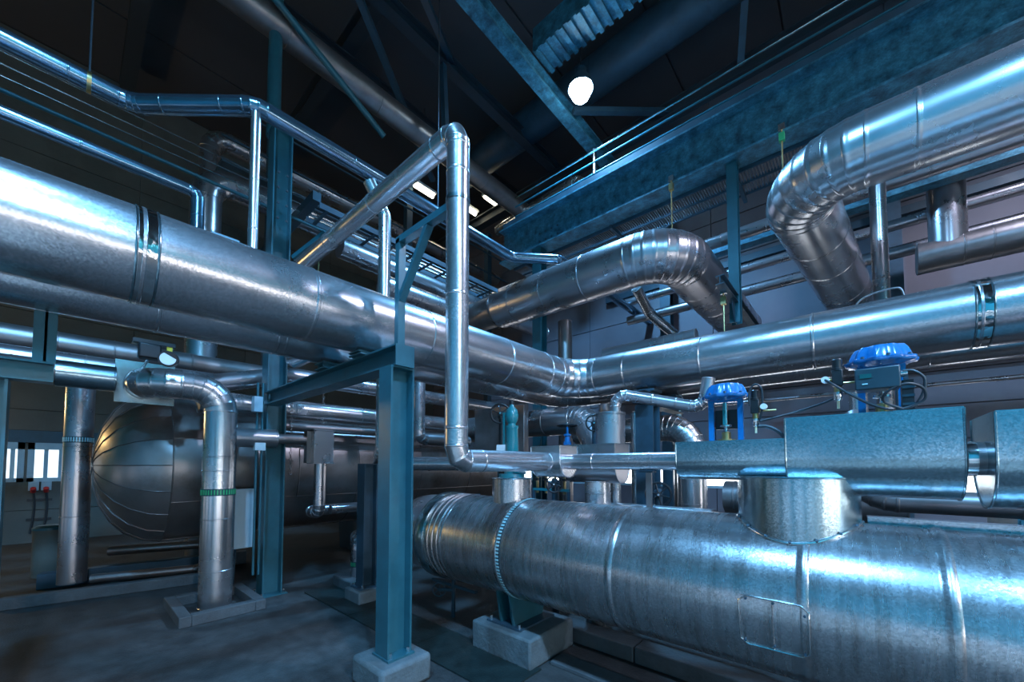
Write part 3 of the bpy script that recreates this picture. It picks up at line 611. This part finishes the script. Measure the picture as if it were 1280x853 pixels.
# ================================================================== TANK
TX, TZ, TR, TY = -6.98, 1.60, 1.0, .82
t = thing('storage_tank', 'huge dark-clad horizontal tank with a segmented domed head', 'tank', (TX,TY,0))
PR = [(0, 1.0), (.16, .965), (.32, .86), (.45, .70), (.55, .48), (.60, .26), (.615, .10)]
NG = 20
for i in range(NG):
    mb = MB(); a0, a1 = 2*PI*i/NG, 2*PI*(i+1)/NG; rows = []
    for d, rr in PR:
        rows.append(mb.add([(TX+TR*rr*math.cos(a0+(a1-a0)*q/4), TY-d, TZ+TR*rr*math.sin(a0+(a1-a0)*q/4)) for q in range(5)]))
    for ra, rb in zip(rows, rows[1:]):
        for q in range(4): mb.quad(ra+q, ra+q+1, rb+q+1, rb+q, smooth=True)
    mb.build('head_gore', TANKM, t)
    MB().sweep([(TX+TR*1.003*rr*math.cos(a0), TY-d-.002, TZ+TR*1.003*rr*math.sin(a0)) for d, rr in PR], .006, 5).build('gore_seam', ALUD, t)
MB().cyl((TX,TY-.63,TZ), (TX,TY-.60,TZ), .11, n=24).build('head_cap', TANKM, t)
for y0, y1 in ((TY, 1.9), (1.9, 3.1), (3.1, 4.3), (4.3, 5.5), (5.5, 6.6)):
    NP = 8
    for i in range(NP):
        mb = MB(); a0 = 2*PI*i/NP+.33; a1 = 2*PI*(i+1)/NP+.33
        g = [[mb.add([(TX+TR*math.cos(a0+(a1-a0)*q/8), yq, TZ+TR*math.sin(a0+(a1-a0)*q/8)) for q in range(9)])][0] for yq in (y0+.004, y1-.004)]
        for q in range(8): mb.quad(g[0]+q, g[1]+q, g[1]+q+1, g[0]+q+1, smooth=True)
        mb.build('shell_sheet', TANKM, t)
    MB().torus((TX,y0,TZ), (0,1,0), TR+.001, .008, 72, 6).build('ring_seam', ALUD, t)
for i in range(8):
    a0 = 2*PI*i/8+.33; p = (TX+TR*1.002*math.cos(a0), TY, TZ+TR*1.002*math.sin(a0)); MB().cyl(p, (p[0], 6.6, p[2]), .006, n=6).build('lap_seam', ALUD, t)
MB().lathe((TX,6.6,TZ), (0,1,0), [(0,1.0),(.2,.95),(.4,.75),(.5,.4),(.52,.05)], 48, False, True).build('rear_head', TANKM, t)
fr = [(TX+TR*1.012*math.cos(a), y_, TZ+TR*1.012*math.sin(a)) for a, y_ in [(.22,1.75),(.22,2.5),(-.42,2.5),(-.42,1.75)]]
hp = []
for j in range(13): a = .24-.7*j/12; hp.append((TX+TR*1.006*math.cos(a), 3.35, TZ+TR*1.006*math.sin(a)))
for j in range(13): a = -.46+.7*j/12; hp.append((TX+TR*1.006*math.cos(a), 2.2, TZ+TR*1.006*math.sin(a)))
MB().sweep(hp, .007, 6, closed=True).build('hatch_outline', ALUD, t)
for y_ in (1.4, 3.6, 5.8):
    MB().prism([(TX-.7,y_,0),(TX+.7,y_,0),(TX+.85,y_,1.0),(TX+.5,y_,.74),(TX,y_,.60),(TX-.5,y_,.74),(TX-.85,y_,1.0)], (0,.12,0)).build('saddle', STEELD, t)
# chains hanging at the tank
for xx_, yy_, lab in ((-5.62, 1.95, 'rusty thin chain hanging beside the tall column'), (-5.72, 2.40, 'rusty thin chain hanging behind the square elbow box')):
    mb = MB()
    for i in range(26): mb.torus((xx_,yy_,2.62-i*.045), (1,0,0) if i % 2 else (0,1,0), .018, .0045, 8, 4)
    o = mb.build('hoist_chain', ALUD); tag(o, lab, 'chain'); o['kind'] = 'stuff'
# ================================================================== SHORT COLUMN, SMALL FLOOR ELBOW
plinth('square concrete plinth under the short dark column', -4.47, 2.42, .36, .36, .15)
hcolumn('steel_column', 'short dark blue column with chamfered top next to the vessel head', -4.47, 2.42, .15, 1.62, .17, .17, STEELD, .26)
plinth('low concrete block under the small banded floor elbow', -5.05, 2.60, .5, .42, .14, CONCD)
t = pipe('floor_elbow_pipe', 'small segmented pipe elbow with a green slotted band near the floor', [(-5.02,2.60,.14),(-5.02,2.60,.62),(-5.35,2.75,.62),(-5.35,2.75,.25)], .085, ALU, .13, 4, n=26)
slotband((-5.02,2.60,.30), (0,0,1), .085, .07, 22, SLOT, t, 'green slots in a dark band')
# ================================================================== LOW STEEL AND PIPES ON THE FLOOR AT FAR LEFT
def beam_thing(label, a, b, h, wd, mat=CONCD, name='floor_sleeper', cat='sleeper', bevel=.01):
    a, b = V(a), V(b); o = MB().bar(a+V((0,0,h/2)), b+V((0,0,h/2)), wd, h).build(name, mat, None, bevel); return tag(o, label, cat)
beam_thing('long dark floor sleeper in front of the banded standing pipe', (-7.15,-.45,0), (-6.75,1.35,0), .13, .12)
beam_thing('dark sleeper lying under the tank nearest the window', (-8.0,-.2,0), (-7.6,2.0,0), .2, .15, STEELD)
pipe('floor_pipe', 'thin metal pipe lying along the floor under the tank', [(-7.35,.25,.16),(-6.95,1.3,.16),(-6.75,1.32,.4)], .055, ALUD, .1, 3, n=16)
pipe('floor_pipe', 'brownish pipe lying on the floor deeper under the tank', [(-8.3,.45,.34),(-7.7,2.0,.34)], .07, ALUD, n=16)
t = thing('waste_bin', 'cream cylindrical drum with a blue lid by the window wall', 'bin', (-8.85,-.13,0))
MB().lathe((-8.85,-.13,0), (0,0,1), [(0,.16),(.02,.165),(.62,.165),(.64,.17),(.67,.17)], 28).build('drum', WALLC, t); MB().lathe((-8.85,-.13,.67), (0,0,1), [(0,.175),(.03,.175),(.06,.12)], 28).build('lid', STEEL, t)
for i, (y_, lab) in enumerate(((-.44, 'grey wall socket box with red plug, nearer the blue column'), (-.27, 'grey wall socket box with red plug, nearer the standing pipe'))):
    t = thing('socket_box', lab, 'socket', (-12.79,y_,1.1))
    MB().box((-12.80,y_-.07,1.08), (-12.72,y_+.07,1.26)).build('box', FRAMEP, t); MB().cyl((-12.74,y_,1.06), (-12.66,y_,1.13), .04, n=12).build('plug', RED, t)
    MB().sweep(spline([(-12.74,y_,1.06),(-12.76,y_+.02,.8),(-12.75,y_+.01,.5),(-12.74,y_-.02,.2)]), .018, 8).build('lead', RUBBER, t)
t = thing('cable_clip_bar', 'two dark wall bars clamping the socket leads', 'bar', (-12.79,-.36,.4))
for z in (.46, .86): MB().box((-12.80,-.52,z), (-12.77,-.18,z+.05)).build('bar', BLACK, t)
# support at the near left edge
t = thing('steel_column', 'blue column with a stub beam at the very left edge', 'column', (-3.9,-.30,0))
ibeam((-3.9,-.34,.02), (-3.9,-.34,2.12), .18, .18, .014, .012, (0,1,0), STEEL, t)
MB().box((-4.05,-.49,0), (-3.75,-.19,.02)).build('base_plate', STEEL, t)
ibeam((-3.85,-.9,2.185), (-3.85,-.075,2.185), .125, .13, .012, .01, (0,0,1), STEEL, t)
MB().box((-3.80,-.165,2.248), (-3.785,-.068,2.56)).build('stub_plate', STEEL, t); MB().box((-3.86,-.12,2.248), (-3.785,-.108,2.56)).build('stub_web', STEEL, t)
# ================================================================== PIPES UNDER THE SMALLER DUCT
pipe('tank_header', 'dull pipe with a butt joint running behind the smaller duct', [(-6.3,-3,2.88),(-6.3,-.1,2.88),(-6.3,2.2,2.88)], .13, ALUD, n=26, seams={0: [2.9], 1: [.42, 1.1]})
pipe('tank_header', 'grey pipe with a swept upturn end, above the fat elbow', [(-5.95,-3,2.62),(-5.95,1.2,2.62),(-5.95,2.0,2.86),(-5.95,6.2,2.86)], .115, ALU, .3, 4, n=26, seams={0: [3.1, 4.0]})
pipe('tank_header', 'galvanised pipe running level in front of the tank top behind the column', [(-5.82,1.0,2.36),(-5.82,5.5,2.36)], .14, GALVP, n=28, seams={0: [.35, .75, 1.05, 2.0, 3.0]})
pipe('tank_header', 'thin brown pipe low over the tank behind the riser', [(-5.7,1.9,2.12),(-5.7,6.2,2.12)], .06, ALUD, n=18)
t = thing('dial_gauge', 'black-cased dial gauge with white face hanging under the smaller duct', 'gauge', (-5.0,.62,2.62))
MB().cyl((-4.95,.62,2.62), (-4.88,.60,2.61), .075, n=24).build('case', BLACK, t); MB().cyl((-4.88,.60,2.61), (-4.875,.599,2.61), .06, n=24).build('dial_face', WHITE, t)
MB().box((-5.05,.40,2.60), (-4.92,.56,2.74)).build('transmitter', BLACK, t, .015); MB().cyl((-4.97,.45,2.64), (-4.97,.62,2.62), .02, n=10).build('gland', BRASS, t)
MB().box((-5.0,.60,2.70), (-4.95,.64,2.745)).build('yellow_tag', YEL, t)
MB().box((-5.06,.36,2.74), (-4.94,.66,2.775)).build('mount_bar', BLACK, t); MB().cyl((-5.0,.5,2.66), (-5.86,.5,2.64), .014, n=8).build('impulse_tube', CHROME, t)

# ================================================================== UPPER PIPES AT LEFT
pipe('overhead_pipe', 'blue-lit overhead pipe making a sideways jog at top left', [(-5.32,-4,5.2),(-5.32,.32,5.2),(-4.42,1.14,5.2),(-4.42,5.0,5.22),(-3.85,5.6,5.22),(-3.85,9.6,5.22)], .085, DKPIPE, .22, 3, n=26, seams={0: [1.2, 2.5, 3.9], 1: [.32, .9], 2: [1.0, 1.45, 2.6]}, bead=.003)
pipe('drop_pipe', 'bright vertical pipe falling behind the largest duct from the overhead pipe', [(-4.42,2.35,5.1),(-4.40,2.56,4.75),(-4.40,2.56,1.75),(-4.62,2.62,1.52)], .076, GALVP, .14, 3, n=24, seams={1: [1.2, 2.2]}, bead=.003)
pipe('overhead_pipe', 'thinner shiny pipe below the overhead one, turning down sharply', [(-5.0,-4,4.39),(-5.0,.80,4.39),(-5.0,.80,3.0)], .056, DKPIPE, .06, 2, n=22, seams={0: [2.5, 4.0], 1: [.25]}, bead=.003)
pipe('drop_pipe', 'slender vertical pipe hanging under the jogged overhead pipe', [(-4.42,1.14,5.12),(-4.42,1.14,2.9)], .044, GALVP, n=20, seams={0: [.7, 1.2]}, bead=.003)
for y_, z_, rr, lab in ((-6.6, 5.80, .008, 'upper thin steel rod of the cable run at top left'), (-6.6, 5.67, .008, 'lower thin steel rod of the cable run at top left'), (-6.62, 5.95, .008, 'topmost thin rod near the jogged pipe')):
    o = MB().cyl((y_,-4,z_), (y_,3.2,z_), rr, n=6).build('conduit_rod', CHROME); tag(o, lab, 'rod')
pipe('conduit_pipe', 'dull teal conduit slanting below the thin rods', [(-6.6,-4,5.52),(-6.6,3.6,5.52)], .024, STEEL, n=14, sec=1.6, bead=.004)
pipe('rack_pipe', 'slim pipe with white sheen just above the largest duct', [(-6.0,.1,4.42),(-6.0,.5,4.42),(-6.0,1.6,4.36),(-6.0,1.75,4.1)], .035, ALU, .1, 3, n=14)
t = thing('wall_cabinet', 'flat grey cabinet door seen between the two vertical pipes', 'cabinet', (-6.4,1.3,4.0)); MB().box((-6.5,1.18,4.15), (-6.42,1.5,4.75)).build('cabinet_body', FRAMEP, t); MB().box((-6.42,1.20,4.18), (-6.40,1.48,4.72)).build('cabinet_door', FRAMEP, t)
pipe('vent_pipe', 'blue vertical vent pipe rising into the dark roof', [(-6.29,1.84,6.4),(-6.29,1.84,10.5)], .09, STEEL, n=24, sec=2.2)
o = MB().cyl((-6.0,1.55,8.3), (-6.0,3.45,7.3), .05, n=14).build('brace_tube', STEEL); tag(o, 'slanting blue brace tube beside the vent pipe', 'brace')
pipe('roof_duct', 'dim round duct running under the roof towards the lamp', [(-6.3,.5,8.15),(-6.3,9.6,8.15)], .21, ALUD, n=28, seams={0: [1.5, 3.0, 4.4, 5.6, 7]})
for yh, xh, lab in ((.02, -5.32, 'flat strap hanger on the overhead pipe before its jog'), (3.4, -4.42, 'flat strap hanger on the overhead pipe beyond its jog')):
    t = thing('strap_hanger', lab, 'hanger', (xh,yh,5.2)); hoop((xh,yh,5.2), (0,1,0), .087, .03, .004, BRASS, 'strap', t, 24); MB().cyl((xh,yh,5.29), (xh,yh,9.0), .008, n=6).build('rod', DARK, t)
# pipe racks far behind the ducts
pipe('rack_pipe', 'broad pale pipe in the far rack above the largest duct', [(-7.5,1.3,2.4),(-7.5,1.3,6.12),(-7.5,9.0,6.12)], .20, ALU, .36, 4, n=28, seams={1: [.9, 1.55, 2.3, 3.4, 4.8]})
pipe('rack_pipe', 'warm-lit pipe in the far rack behind thin railings', [(-9.0,1.6,0),(-9.0,1.6,7.85),(-9.0,9.4,7.85)], .17, ALU, .3, 4, n=26)
pipe('rack_pipe', 'lower big grey pipe in the far rack with a dished end', [(-8.6,2.05,5.0),(-8.6,8.8,5.0)], .42, ALUD, n=36)
pipe('rack_pipe', 'long pale pipe glimpsed behind the bracket arm', [(-6.4,2.9,5.25),(-6.4,8.6,5.25)], .17, ALU, n=26)
pipe('rack_pipe', 'segmented pipe elbow curling down behind the bracket brace', [(-7.0,3.6,5.55),(-7.0,5.15,5.55),(-7.0,5.15,4.2)], .17, ALU, .3, 5, n=26)
pipe('rack_pipe', 'grey capped pipe just behind the riser', [(-5.9,3.4,4.6),(-5.9,4.98,4.6)], .2, ALU, n=28)
t = thing('rack_platform', 'dark platform with railings far behind the ducts', 'platform', (-8,4,5.6))
MB().box((-8.4,1.5,6.55), (-7.6,9,6.62)).build('deck', STEELD, t)
for y_ in (2.0, 2.8, 3.6, 4.4, 5.2, 6.2, 7.4):
    MB().bar((-7.7,y_,6.6), (-7.7,y_,7.6), .05, .05).build('rail_post', STEEL, t)
for z in (7.05, 7.6): MB().bar((-7.7,1.5,z), (-7.7,9,z), .03, .03).build('rail', STEELD, t)
t = thing('steel_rack', 'tall dark steel rack of posts and beams carrying the far pipes', 'rack', (-8.2,3,0))
for y_ in (2.4, 5.4, 8.2):
    MB().bar((-8.2,y_,0), (-8.2,y_,8.6), .16, .16, (0,1,0)).build('post', STEELD, t)
    MB().bar((-10.4,y_,5.72), (-6.1,y_,5.72), .12, .14).build('crossbeam', STEELD, t); MB().bar((-10.4,y_,4.42), (-6.7,y_,4.42), .12, .14).build('crossbeam', STEELD, t)
t = thing('wall_lamp', 'warm sodium lamp on the window wall outside the view', 'lamp', (-12.6,-3.4,3.0))
MB().box((-12.8,-3.55,2.9), (-12.68,-3.25,3.15)).build('housing', STEELD, t); MB().cyl((-12.68,-3.4,3.02), (-12.60,-3.4,3.0), .10, n=20).build('lamp_glass', TUBE, t)
ld = bpy.data.lights.new('wall_lamp_light', 'POINT'); ld.energy = 150; ld.color = (1, .68, .28); ld.shadow_soft_size = .12
lo = bpy.data.objects.new('wall_lamp_light', ld); COL.objects.link(lo); lo.location = (.15, 0, 0); lo.parent = t
# far room behind the mesh: cable tray and lamps
t = thing('cable_tray', 'ladder cable tray running away behind the riser', 'cable tray', (-4.9,5,4.75))
for xx_ in (-5.15, -4.75): MB().bar((xx_,1.9,4.72), (xx_,5.0,4.72), .012, .07).build('side_rail', STEELD, t)
for i in range(10): MB().bar((-5.15,2.0+i*.32,4.70), (-4.75,2.0+i*.32,4.70), .04, .012).build('rung', STEELD, t)
for i in range(4): MB().cyl((-5.08+i*.09,1.9,4.725), (-5.08+i*.09,5.0,4.725), .018, n=8).build('tray_cable', CHROME if i < 2 else RUBBER, t)
for c, lab in (((-7.93,5.67,8.45), 'warm fluorescent lamp under the far deck, left of the riser'), ((-7.7,7.87,9.2), 'warm fluorescent lamp beside the roof duct'), ((-8.3,7.5,9.05), 'smaller warm fluorescent lamp left of the other by the roof duct')):
    t = thing('fluorescent_lamp', lab, 'lamp', c)
    x, y, z = c; MB().box((x-.10,y-.32,z+.04), (x+.10,y+.32,z+.10)).build('housing', WHITE, t); MB().cyl((x,y-.28,z), (x,y+.28,z), .05, n=12).build('tube', TUBE, t)
    MB().cyl((x,y,z+.1), (x,y,ZC), .01, n=6).build('hanger_rod', DARK, t)

cable('thin bent wire loop standing up behind the largest duct', [(.02,5.1,3.0),(.03,5.1,3.17),(.12,5.1,3.25),(.30,5.1,3.27),(.36,5.1,3.22),(.38,5.1,3.0)], .008, ALUD, 'wire', 'wire_loop')
# ================================================================== SEGMENTED DUCTS AT RIGHT (G, H)
t = pipe('segmented_duct', 'broad duct with a many-ringed elbow in the middle distance', [(-6.4,5.42,4.6),(-5.15,5.42,4.6)], .29, ALUD, sec=2, n=44)
MB().lathe((-5.15,5.42,4.6), (1,0,0), [(0,.29),(.03,.33),(.10,.357)], 44, False, False).build('reducer', ALU, t)
pipe('', '', [(-5.05,5.42,4.6),(-1.85,5.42,4.6),(-1.75,9.3,4.5)], .357, ALU, .56, 9, n=56, root=t, seams={0: [.45, 1.15, 1.9], 1: [1.15, 2.0, 3.0]}, bead=.005)
t = pipe('segmented_duct', 'largest overhead duct at upper right with a ringed elbow turning away', [(8,4.9,4.58),(-.46,4.9,4.58),(.02,9.3,4.46)], .326, GALVP, .52, 9, n=56, seams={0: [2, 4, 5.2, 6.25, 7.55], 1: [1.35, 2.1, 3.2]}, bead=.005)
# ================================================================== BLUE GIRDER, WALKWAY AND RAIL
t = thing('crane_girder', 'massive mottled blue I-beam girder crossing the upper right', 'girder', (0,6,5.82))
ibeam((-5.5,6.0,6.155), (8,6.0,6.155), .70, .34, .03, .02, (0,0,1), GIRD, t)
MB().box((-5.4,5.84,6.505), (8,6.02,6.60)).build('crane_rail', STEELD, t)
bolts([(-4.55+dx,5.992,z) for dx in (0,.14,.28,.42) for z in (5.98,6.14)], (0,-1,0), .022, .012, STEELD, t)
t = thing('grating_walkway', 'open-bar grating walkway hung behind the blue girder', 'walkway', (0,6.5,5.8))
mb = MB()
for i in range(340): mb.bar((-5.4+i*.037,6.2,5.80), (-5.4+i*.037,6.78,5.80), .012, .03)
mb.build('grating_bars', ALUD, t, kind='stuff')
for y_ in (6.2, 6.5, 6.78): MB().bar((-5.4,y_,5.79), (7.2,y_,5.79), .02, .06).build('edge_bar', STEELD, t)
for i in range(7): MB().bar((-5+i*1.9,6.1,5.74), (-5+i*1.9,6.9,5.74), .05, .06).build('cross_bearer', STEELD, t)
t = thing('guard_rail', 'thin two-bar guard rail above the blue girder', 'railing', (-1,6.15,6.6))
for i in range(9): MB().bar((-5+i*1.5,6.12,6.505), (-5+i*1.5,6.12,7.28), .03, .03).build('rail_post', STEEL, t)
for z in (7.28, 7.08, 6.86): MB().cyl((-5.3,6.12,z), (8,6.12,z), .016, n=8).build('rail', CHROME if z > 7.2 else STEEL, t)
t = thing('hanger_column', 'blue H-section hanger under the girder carrying a side bracket', 'column', (-1.20,6.0,3.55))
ibeam((-1.20,6.02,3.55), (-1.20,6.02,5.80), .13, .13, .011, .009, (0,1,0), STEEL, t)
MB().box((-1.29,5.93,5.805), (-1.11,6.11,5.818)).build('top_plate', STEEL, t)
ibeam((-1.20,5.2,3.87), (-1.20,7.6,3.87), .11, .1, .01, .008, (0,0,1), STEELD, t)
MB().prism([(-1.205,5.95,3.55),(-1.205,5.75,3.82),(-1.205,5.95,3.82)], (.012,0,0)).build('gusset', STEELD, t)
for (x, y, z0, z1, lab) in ((-1.96,5.80,5.08,5.84,'thin hanger rod with a bright clip from the girder to the broad duct'), (-1.22,5.45,3.06,3.8,'thin hanger rod dropping from the bracket to the main duct'), (-.60,5.82,4.9,5.84,'short hanger rod with a green clip beside the upper duct elbow')):
    t = thing('hanger_rod', lab, 'hanger', (x,y,z0)); MB().cyl((x,y,z0), (x,y,z1), .009, n=8).build('rod', BRASS, t)
    MB().box((x-.035,y-.02,z1-.02), (x+.035,y+.03,z1+.06)).build('clip', CHROME, t); MB().box((x-.03,y-.03,z1-.16), (x+.03,y+.03,z1-.06)).build('spring_can', SLOT if x > -.7 else BRASS, t)
pipe('vertical_pipe', 'smooth vertical pipe just right of the upper duct elbow', [(.27,6.35,0),(.27,6.35,5.74)], .078, ALU, n=28, sec=2)
t = pipe('tee_duct', 'dark vertical duct stub joining a level duct near the far wall', [(.72,8.0,4.55),(6,8.0,4.55)], .21, ALUD, n=36, seams={0: [.45, .7, 2]})
pipe('', '', [(1.03,8.0,4.62),(1.03,8.0,6.6)], .19, ALU, n=32, root=t, sec=1.0)
for (y_, z_, rr, lab) in ((7.15,5.38,.10,'pipe with a bright streak directly under the walkway'), (8.45,5.36,.085,'upper of two thin parallel pipes on the far wall'), (8.7,5.02,.10,'lower of two thin parallel pipes on the far wall'), (8.9,2.86,.035,'thin bright conduit low on the far wall')):
    pipe('wall_pipe', lab, [(-4.0,y_,z_),(8,y_,z_)], rr, ALU, n=20, sec=2.4, bead=.004)
t = thing('wall_beam', 'mottled dark blue wall beam crossing behind the vertical duct stub', 'beam', (0,7.6,5.0)); ibeam((-4,7.7,5.55), (8,7.7,5.55), .26, .2, .02, .014, (0,0,1), GIRD, t)
for x, lab in ((-3.3,'dark wall post behind the broad duct'), (.55,'dark wall post behind the right-hand vertical pipe')):
    hcolumn('wall_post', lab, x, 9.3, 0, 9.5, .24, .24, STEELD, .3)
o = MB().box((-5.0,9.45,3.25), (8,9.62,3.36)).build('wall_ledge', WHITE); tag(o, 'pale ledge running along the far wall panels', 'ledge')
o = MB().box((-5.0,9.5,5.98), (8,9.65,6.12)).build('wall_ledge', STEELD); tag(o, 'dark ledge high along the far wall panels', 'ledge')
pipe('flue_pipe', 'violet-lit bent pipe dropping behind the broad duct', [(-3.0,6.9,4.9),(-3.0,7.5,4.6),(-2.62,7.9,4.15),(-2.62,7.9,0)], .095, GALVP, .2, 3, n=24)
pipe('cross_pipe', 'dull pipe with a stepped end lying just above the largest duct', [(-2.9,5.45,3.32),(-1.55,5.45,3.32)], .085, ALU, n=26, seams={0: [.95, 1.1, 1.2]})
for o in [x for x in bpy.data.objects if x.get('label', '').startswith('dull pipe with a stepped')]:
    for x in (-2.6, -1.8): MB().box((x-.03,5.42,2.955), (x+.03,5.48,3.24)).build('foot', STEELD, o)
t = thing('dome_vent', 'small shiny dome poking up behind the duct corner', 'vent', (-3.3,6.0,3.2)); MB().lathe((-3.3,6.2,3.1), (0,0,1), [(0,.16),(.14,.16),(.22,.13),(.27,.08),(.29,.01)], 28).build('dome', CHROME, t); MB().cyl((-3.3,6.2,0), (-3.3,6.2,3.1), .1, n=20).build('stem_pipe', ALU, t)
t = hcolumn('steel_column', 'blue column seen under the broad duct left of the dome', -4.55, 5.97, 0, 5.80, .2, .2, STEEL, .3)
pipe('vertical_pipe', 'dull vertical pipe right of the blue column under the broad duct', [(-4.05,6.1,0),(-4.05,6.1,4.3)], .13, ALUD, n=26)
pipe('tank_outlet', 'grey vertical pipe behind the blue column above the vessel', [(-4.75,3.35,3.5),(-4.75,3.35,1.98),(-4.75,4.3,1.98)], .085, ALU, .12, 3, n=24)
pipe('tank_outlet', 'level shiny pipe behind the riser foot', [(-4.6,2.72,1.62),(-2.9,3.6,1.62)], .085, GALVP, n=24, sec=.6)
pipe('cross_pipe', 'thick dull pipe bending behind the turquoise valve', [(-5.3,4.6,2.22),(-2.75,4.6,2.22),(-2.45,4.5,1.8)], .195, ALU, .3, 5, n=32, seams={0: [1.0, 1.55, 1.95]})
t = thing('filter_housing', 'dull boxy tank panel behind the black handwheel', 'housing', (-3.8,4.03,0)); MB().box((-4.25,3.98,1.72), (-3.3,4.08,2.42)).build('housing_panel', ALUD, t, .01); MB().cyl((-3.6,4.05,1.40), (-3.6,4.05,1.72), .18, n=24).build('housing_neck', STEEL, t); MB().cyl((-3.6,4.05,0), (-3.6,4.05,1.4), .05, n=12).build('housing_leg', STEELD, t)

# ================================================================== ROOF STEEL
def roofbeam(label, a, b, h, wd, mat, hd=(0,0,1)):
    t = thing('roof_beam', label, 'beam', a, 'roof beams'); ibeam(a, b, h, wd, .03, .02, hd, mat, t); return t
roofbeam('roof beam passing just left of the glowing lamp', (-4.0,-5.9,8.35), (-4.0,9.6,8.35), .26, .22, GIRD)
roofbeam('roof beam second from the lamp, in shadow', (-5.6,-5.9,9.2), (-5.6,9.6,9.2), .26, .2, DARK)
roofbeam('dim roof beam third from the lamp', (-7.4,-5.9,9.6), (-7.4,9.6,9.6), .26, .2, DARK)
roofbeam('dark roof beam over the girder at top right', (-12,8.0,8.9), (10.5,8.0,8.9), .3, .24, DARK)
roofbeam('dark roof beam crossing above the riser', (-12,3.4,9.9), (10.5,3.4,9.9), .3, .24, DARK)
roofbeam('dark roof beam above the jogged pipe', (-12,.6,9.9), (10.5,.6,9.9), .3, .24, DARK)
t = thing('corrugated_duct', 'ribbed blue duct slanting up beside the glowing lamp', 'duct', (-3.8,5.2,8.45))
MB().box((-3.9,4.95,8.55), (8,5.42,8.95)).build('duct_body', GIRD, t)
for i in range(60): MB().box((-3.85+i*.16,4.94,8.505), (-3.78+i*.16,5.43,8.55)).build('rib', GIRD, t)
pipe('roof_duct', 'wide dark round duct crossing above the lamp', [(-8,6.9,9.55),(9,6.9,9.55)], .36, STEELD, n=36, sec=2.2)
i = 0
for (a, b, lab) in (((-4.0,2.2,8.3),(-5.6,4.6,9.3),'thin roof brace left of the riser top'), ((-5.6,2.6,9.1),(-7.2,5.4,8.2),'second thin roof brace, farther left'), ((-3.9,6.2,8.4),(-2.7,8.0,8.9),'stout roof brace right of the lamp'), ((-1.4,7.9,8.9),(-1.0,6.6,9.9),'upright brace between roof duct and girder rail'), ((-3.9,7.9,8.8),(-6.0,7.9,7.2),'low roof brace above the girder end'), ((-5.6,4.4,9.1),(-5.6,4.5,7.4),'vertical roof strut behind the riser top'), ((-4.9,6.5,9.2),(-4.9,6.5,7.0),'vertical roof strut above the rail end'), ((-4.0,7.6,8.3),(-2.9,9.4,6.6),'slanting strut above the guard rail')):
    o = MB().bar(a, b, .11, .09).build('roof_brace', STEELD); tag(o, lab, 'brace')
pipe('vent_pipe', 'shiny slim post rising from the walkway below the lamp', [(-3.68,6.6,5.82),(-3.68,6.6,7.75)], .045, CHROME, n=20)
pipe('rail_elbow_pipe', 'shiny elbow pipe poking over the guard rail', [(-7.2,7.6,8.0),(-4.45,7.4,8.0),(-4.45,7.4,6.9)], .15, GALVP, .24, 4, n=26)

# ================================================================== FLOOR DETAILS
t = thing('trench_cover', 'row of dark greenish steel trench covers on the floor', 'floor plate', (-3.6,2.25,0))
for i, (x0, x1) in enumerate(((-5.25,-4.1), (-4.09,-3.0), (-2.99,-1.9))): MB().box((x0,2.02+.0*i,.002), (x1,2.50,.014)).build('cover_plate', PLATE, t)
t = thing('vessel_kerb', 'long concrete kerb strip on the floor below the big vessel', 'kerb', (-.5,3.3,0))
for i in range(5): MB().box((-2.6+i*1.2,3.08,0), (-1.41+i*1.2,3.28,.13)).build('kerb_block', CONCD, t, .01)
t = thing('floor_channel', 'narrow floor channel edging in front of the vessel', 'kerb', (-.5,2.62,0))
for i in range(5): MB().box((-1.9+i*1.1,2.62,0), (-.81+i*1.1,2.80,.03)).build('channel_edge', CONCD, t, .005)
t = thing('drain_trap', 'dark little drain valve under the vessel head', 'valve', (-3.25,2.75,0))
MB().cyl((-3.25,2.75,0), (-3.25,2.75,.44), .022, n=10).build('drain_pipe', STEELD, t); handwheel((-3.38,2.66,.28), (.6,-.8,0), .07, STEELD, t, 5); MB().cyl((-3.25,2.75,.28), (-3.38,2.66,.28), .02, n=8).build('valve_neck', STEELD, t)
MB().bar((-3.6,2.75,.33), (-2.9,2.75,.33), .03, .03).build('cross_pipe', STEELD, t)
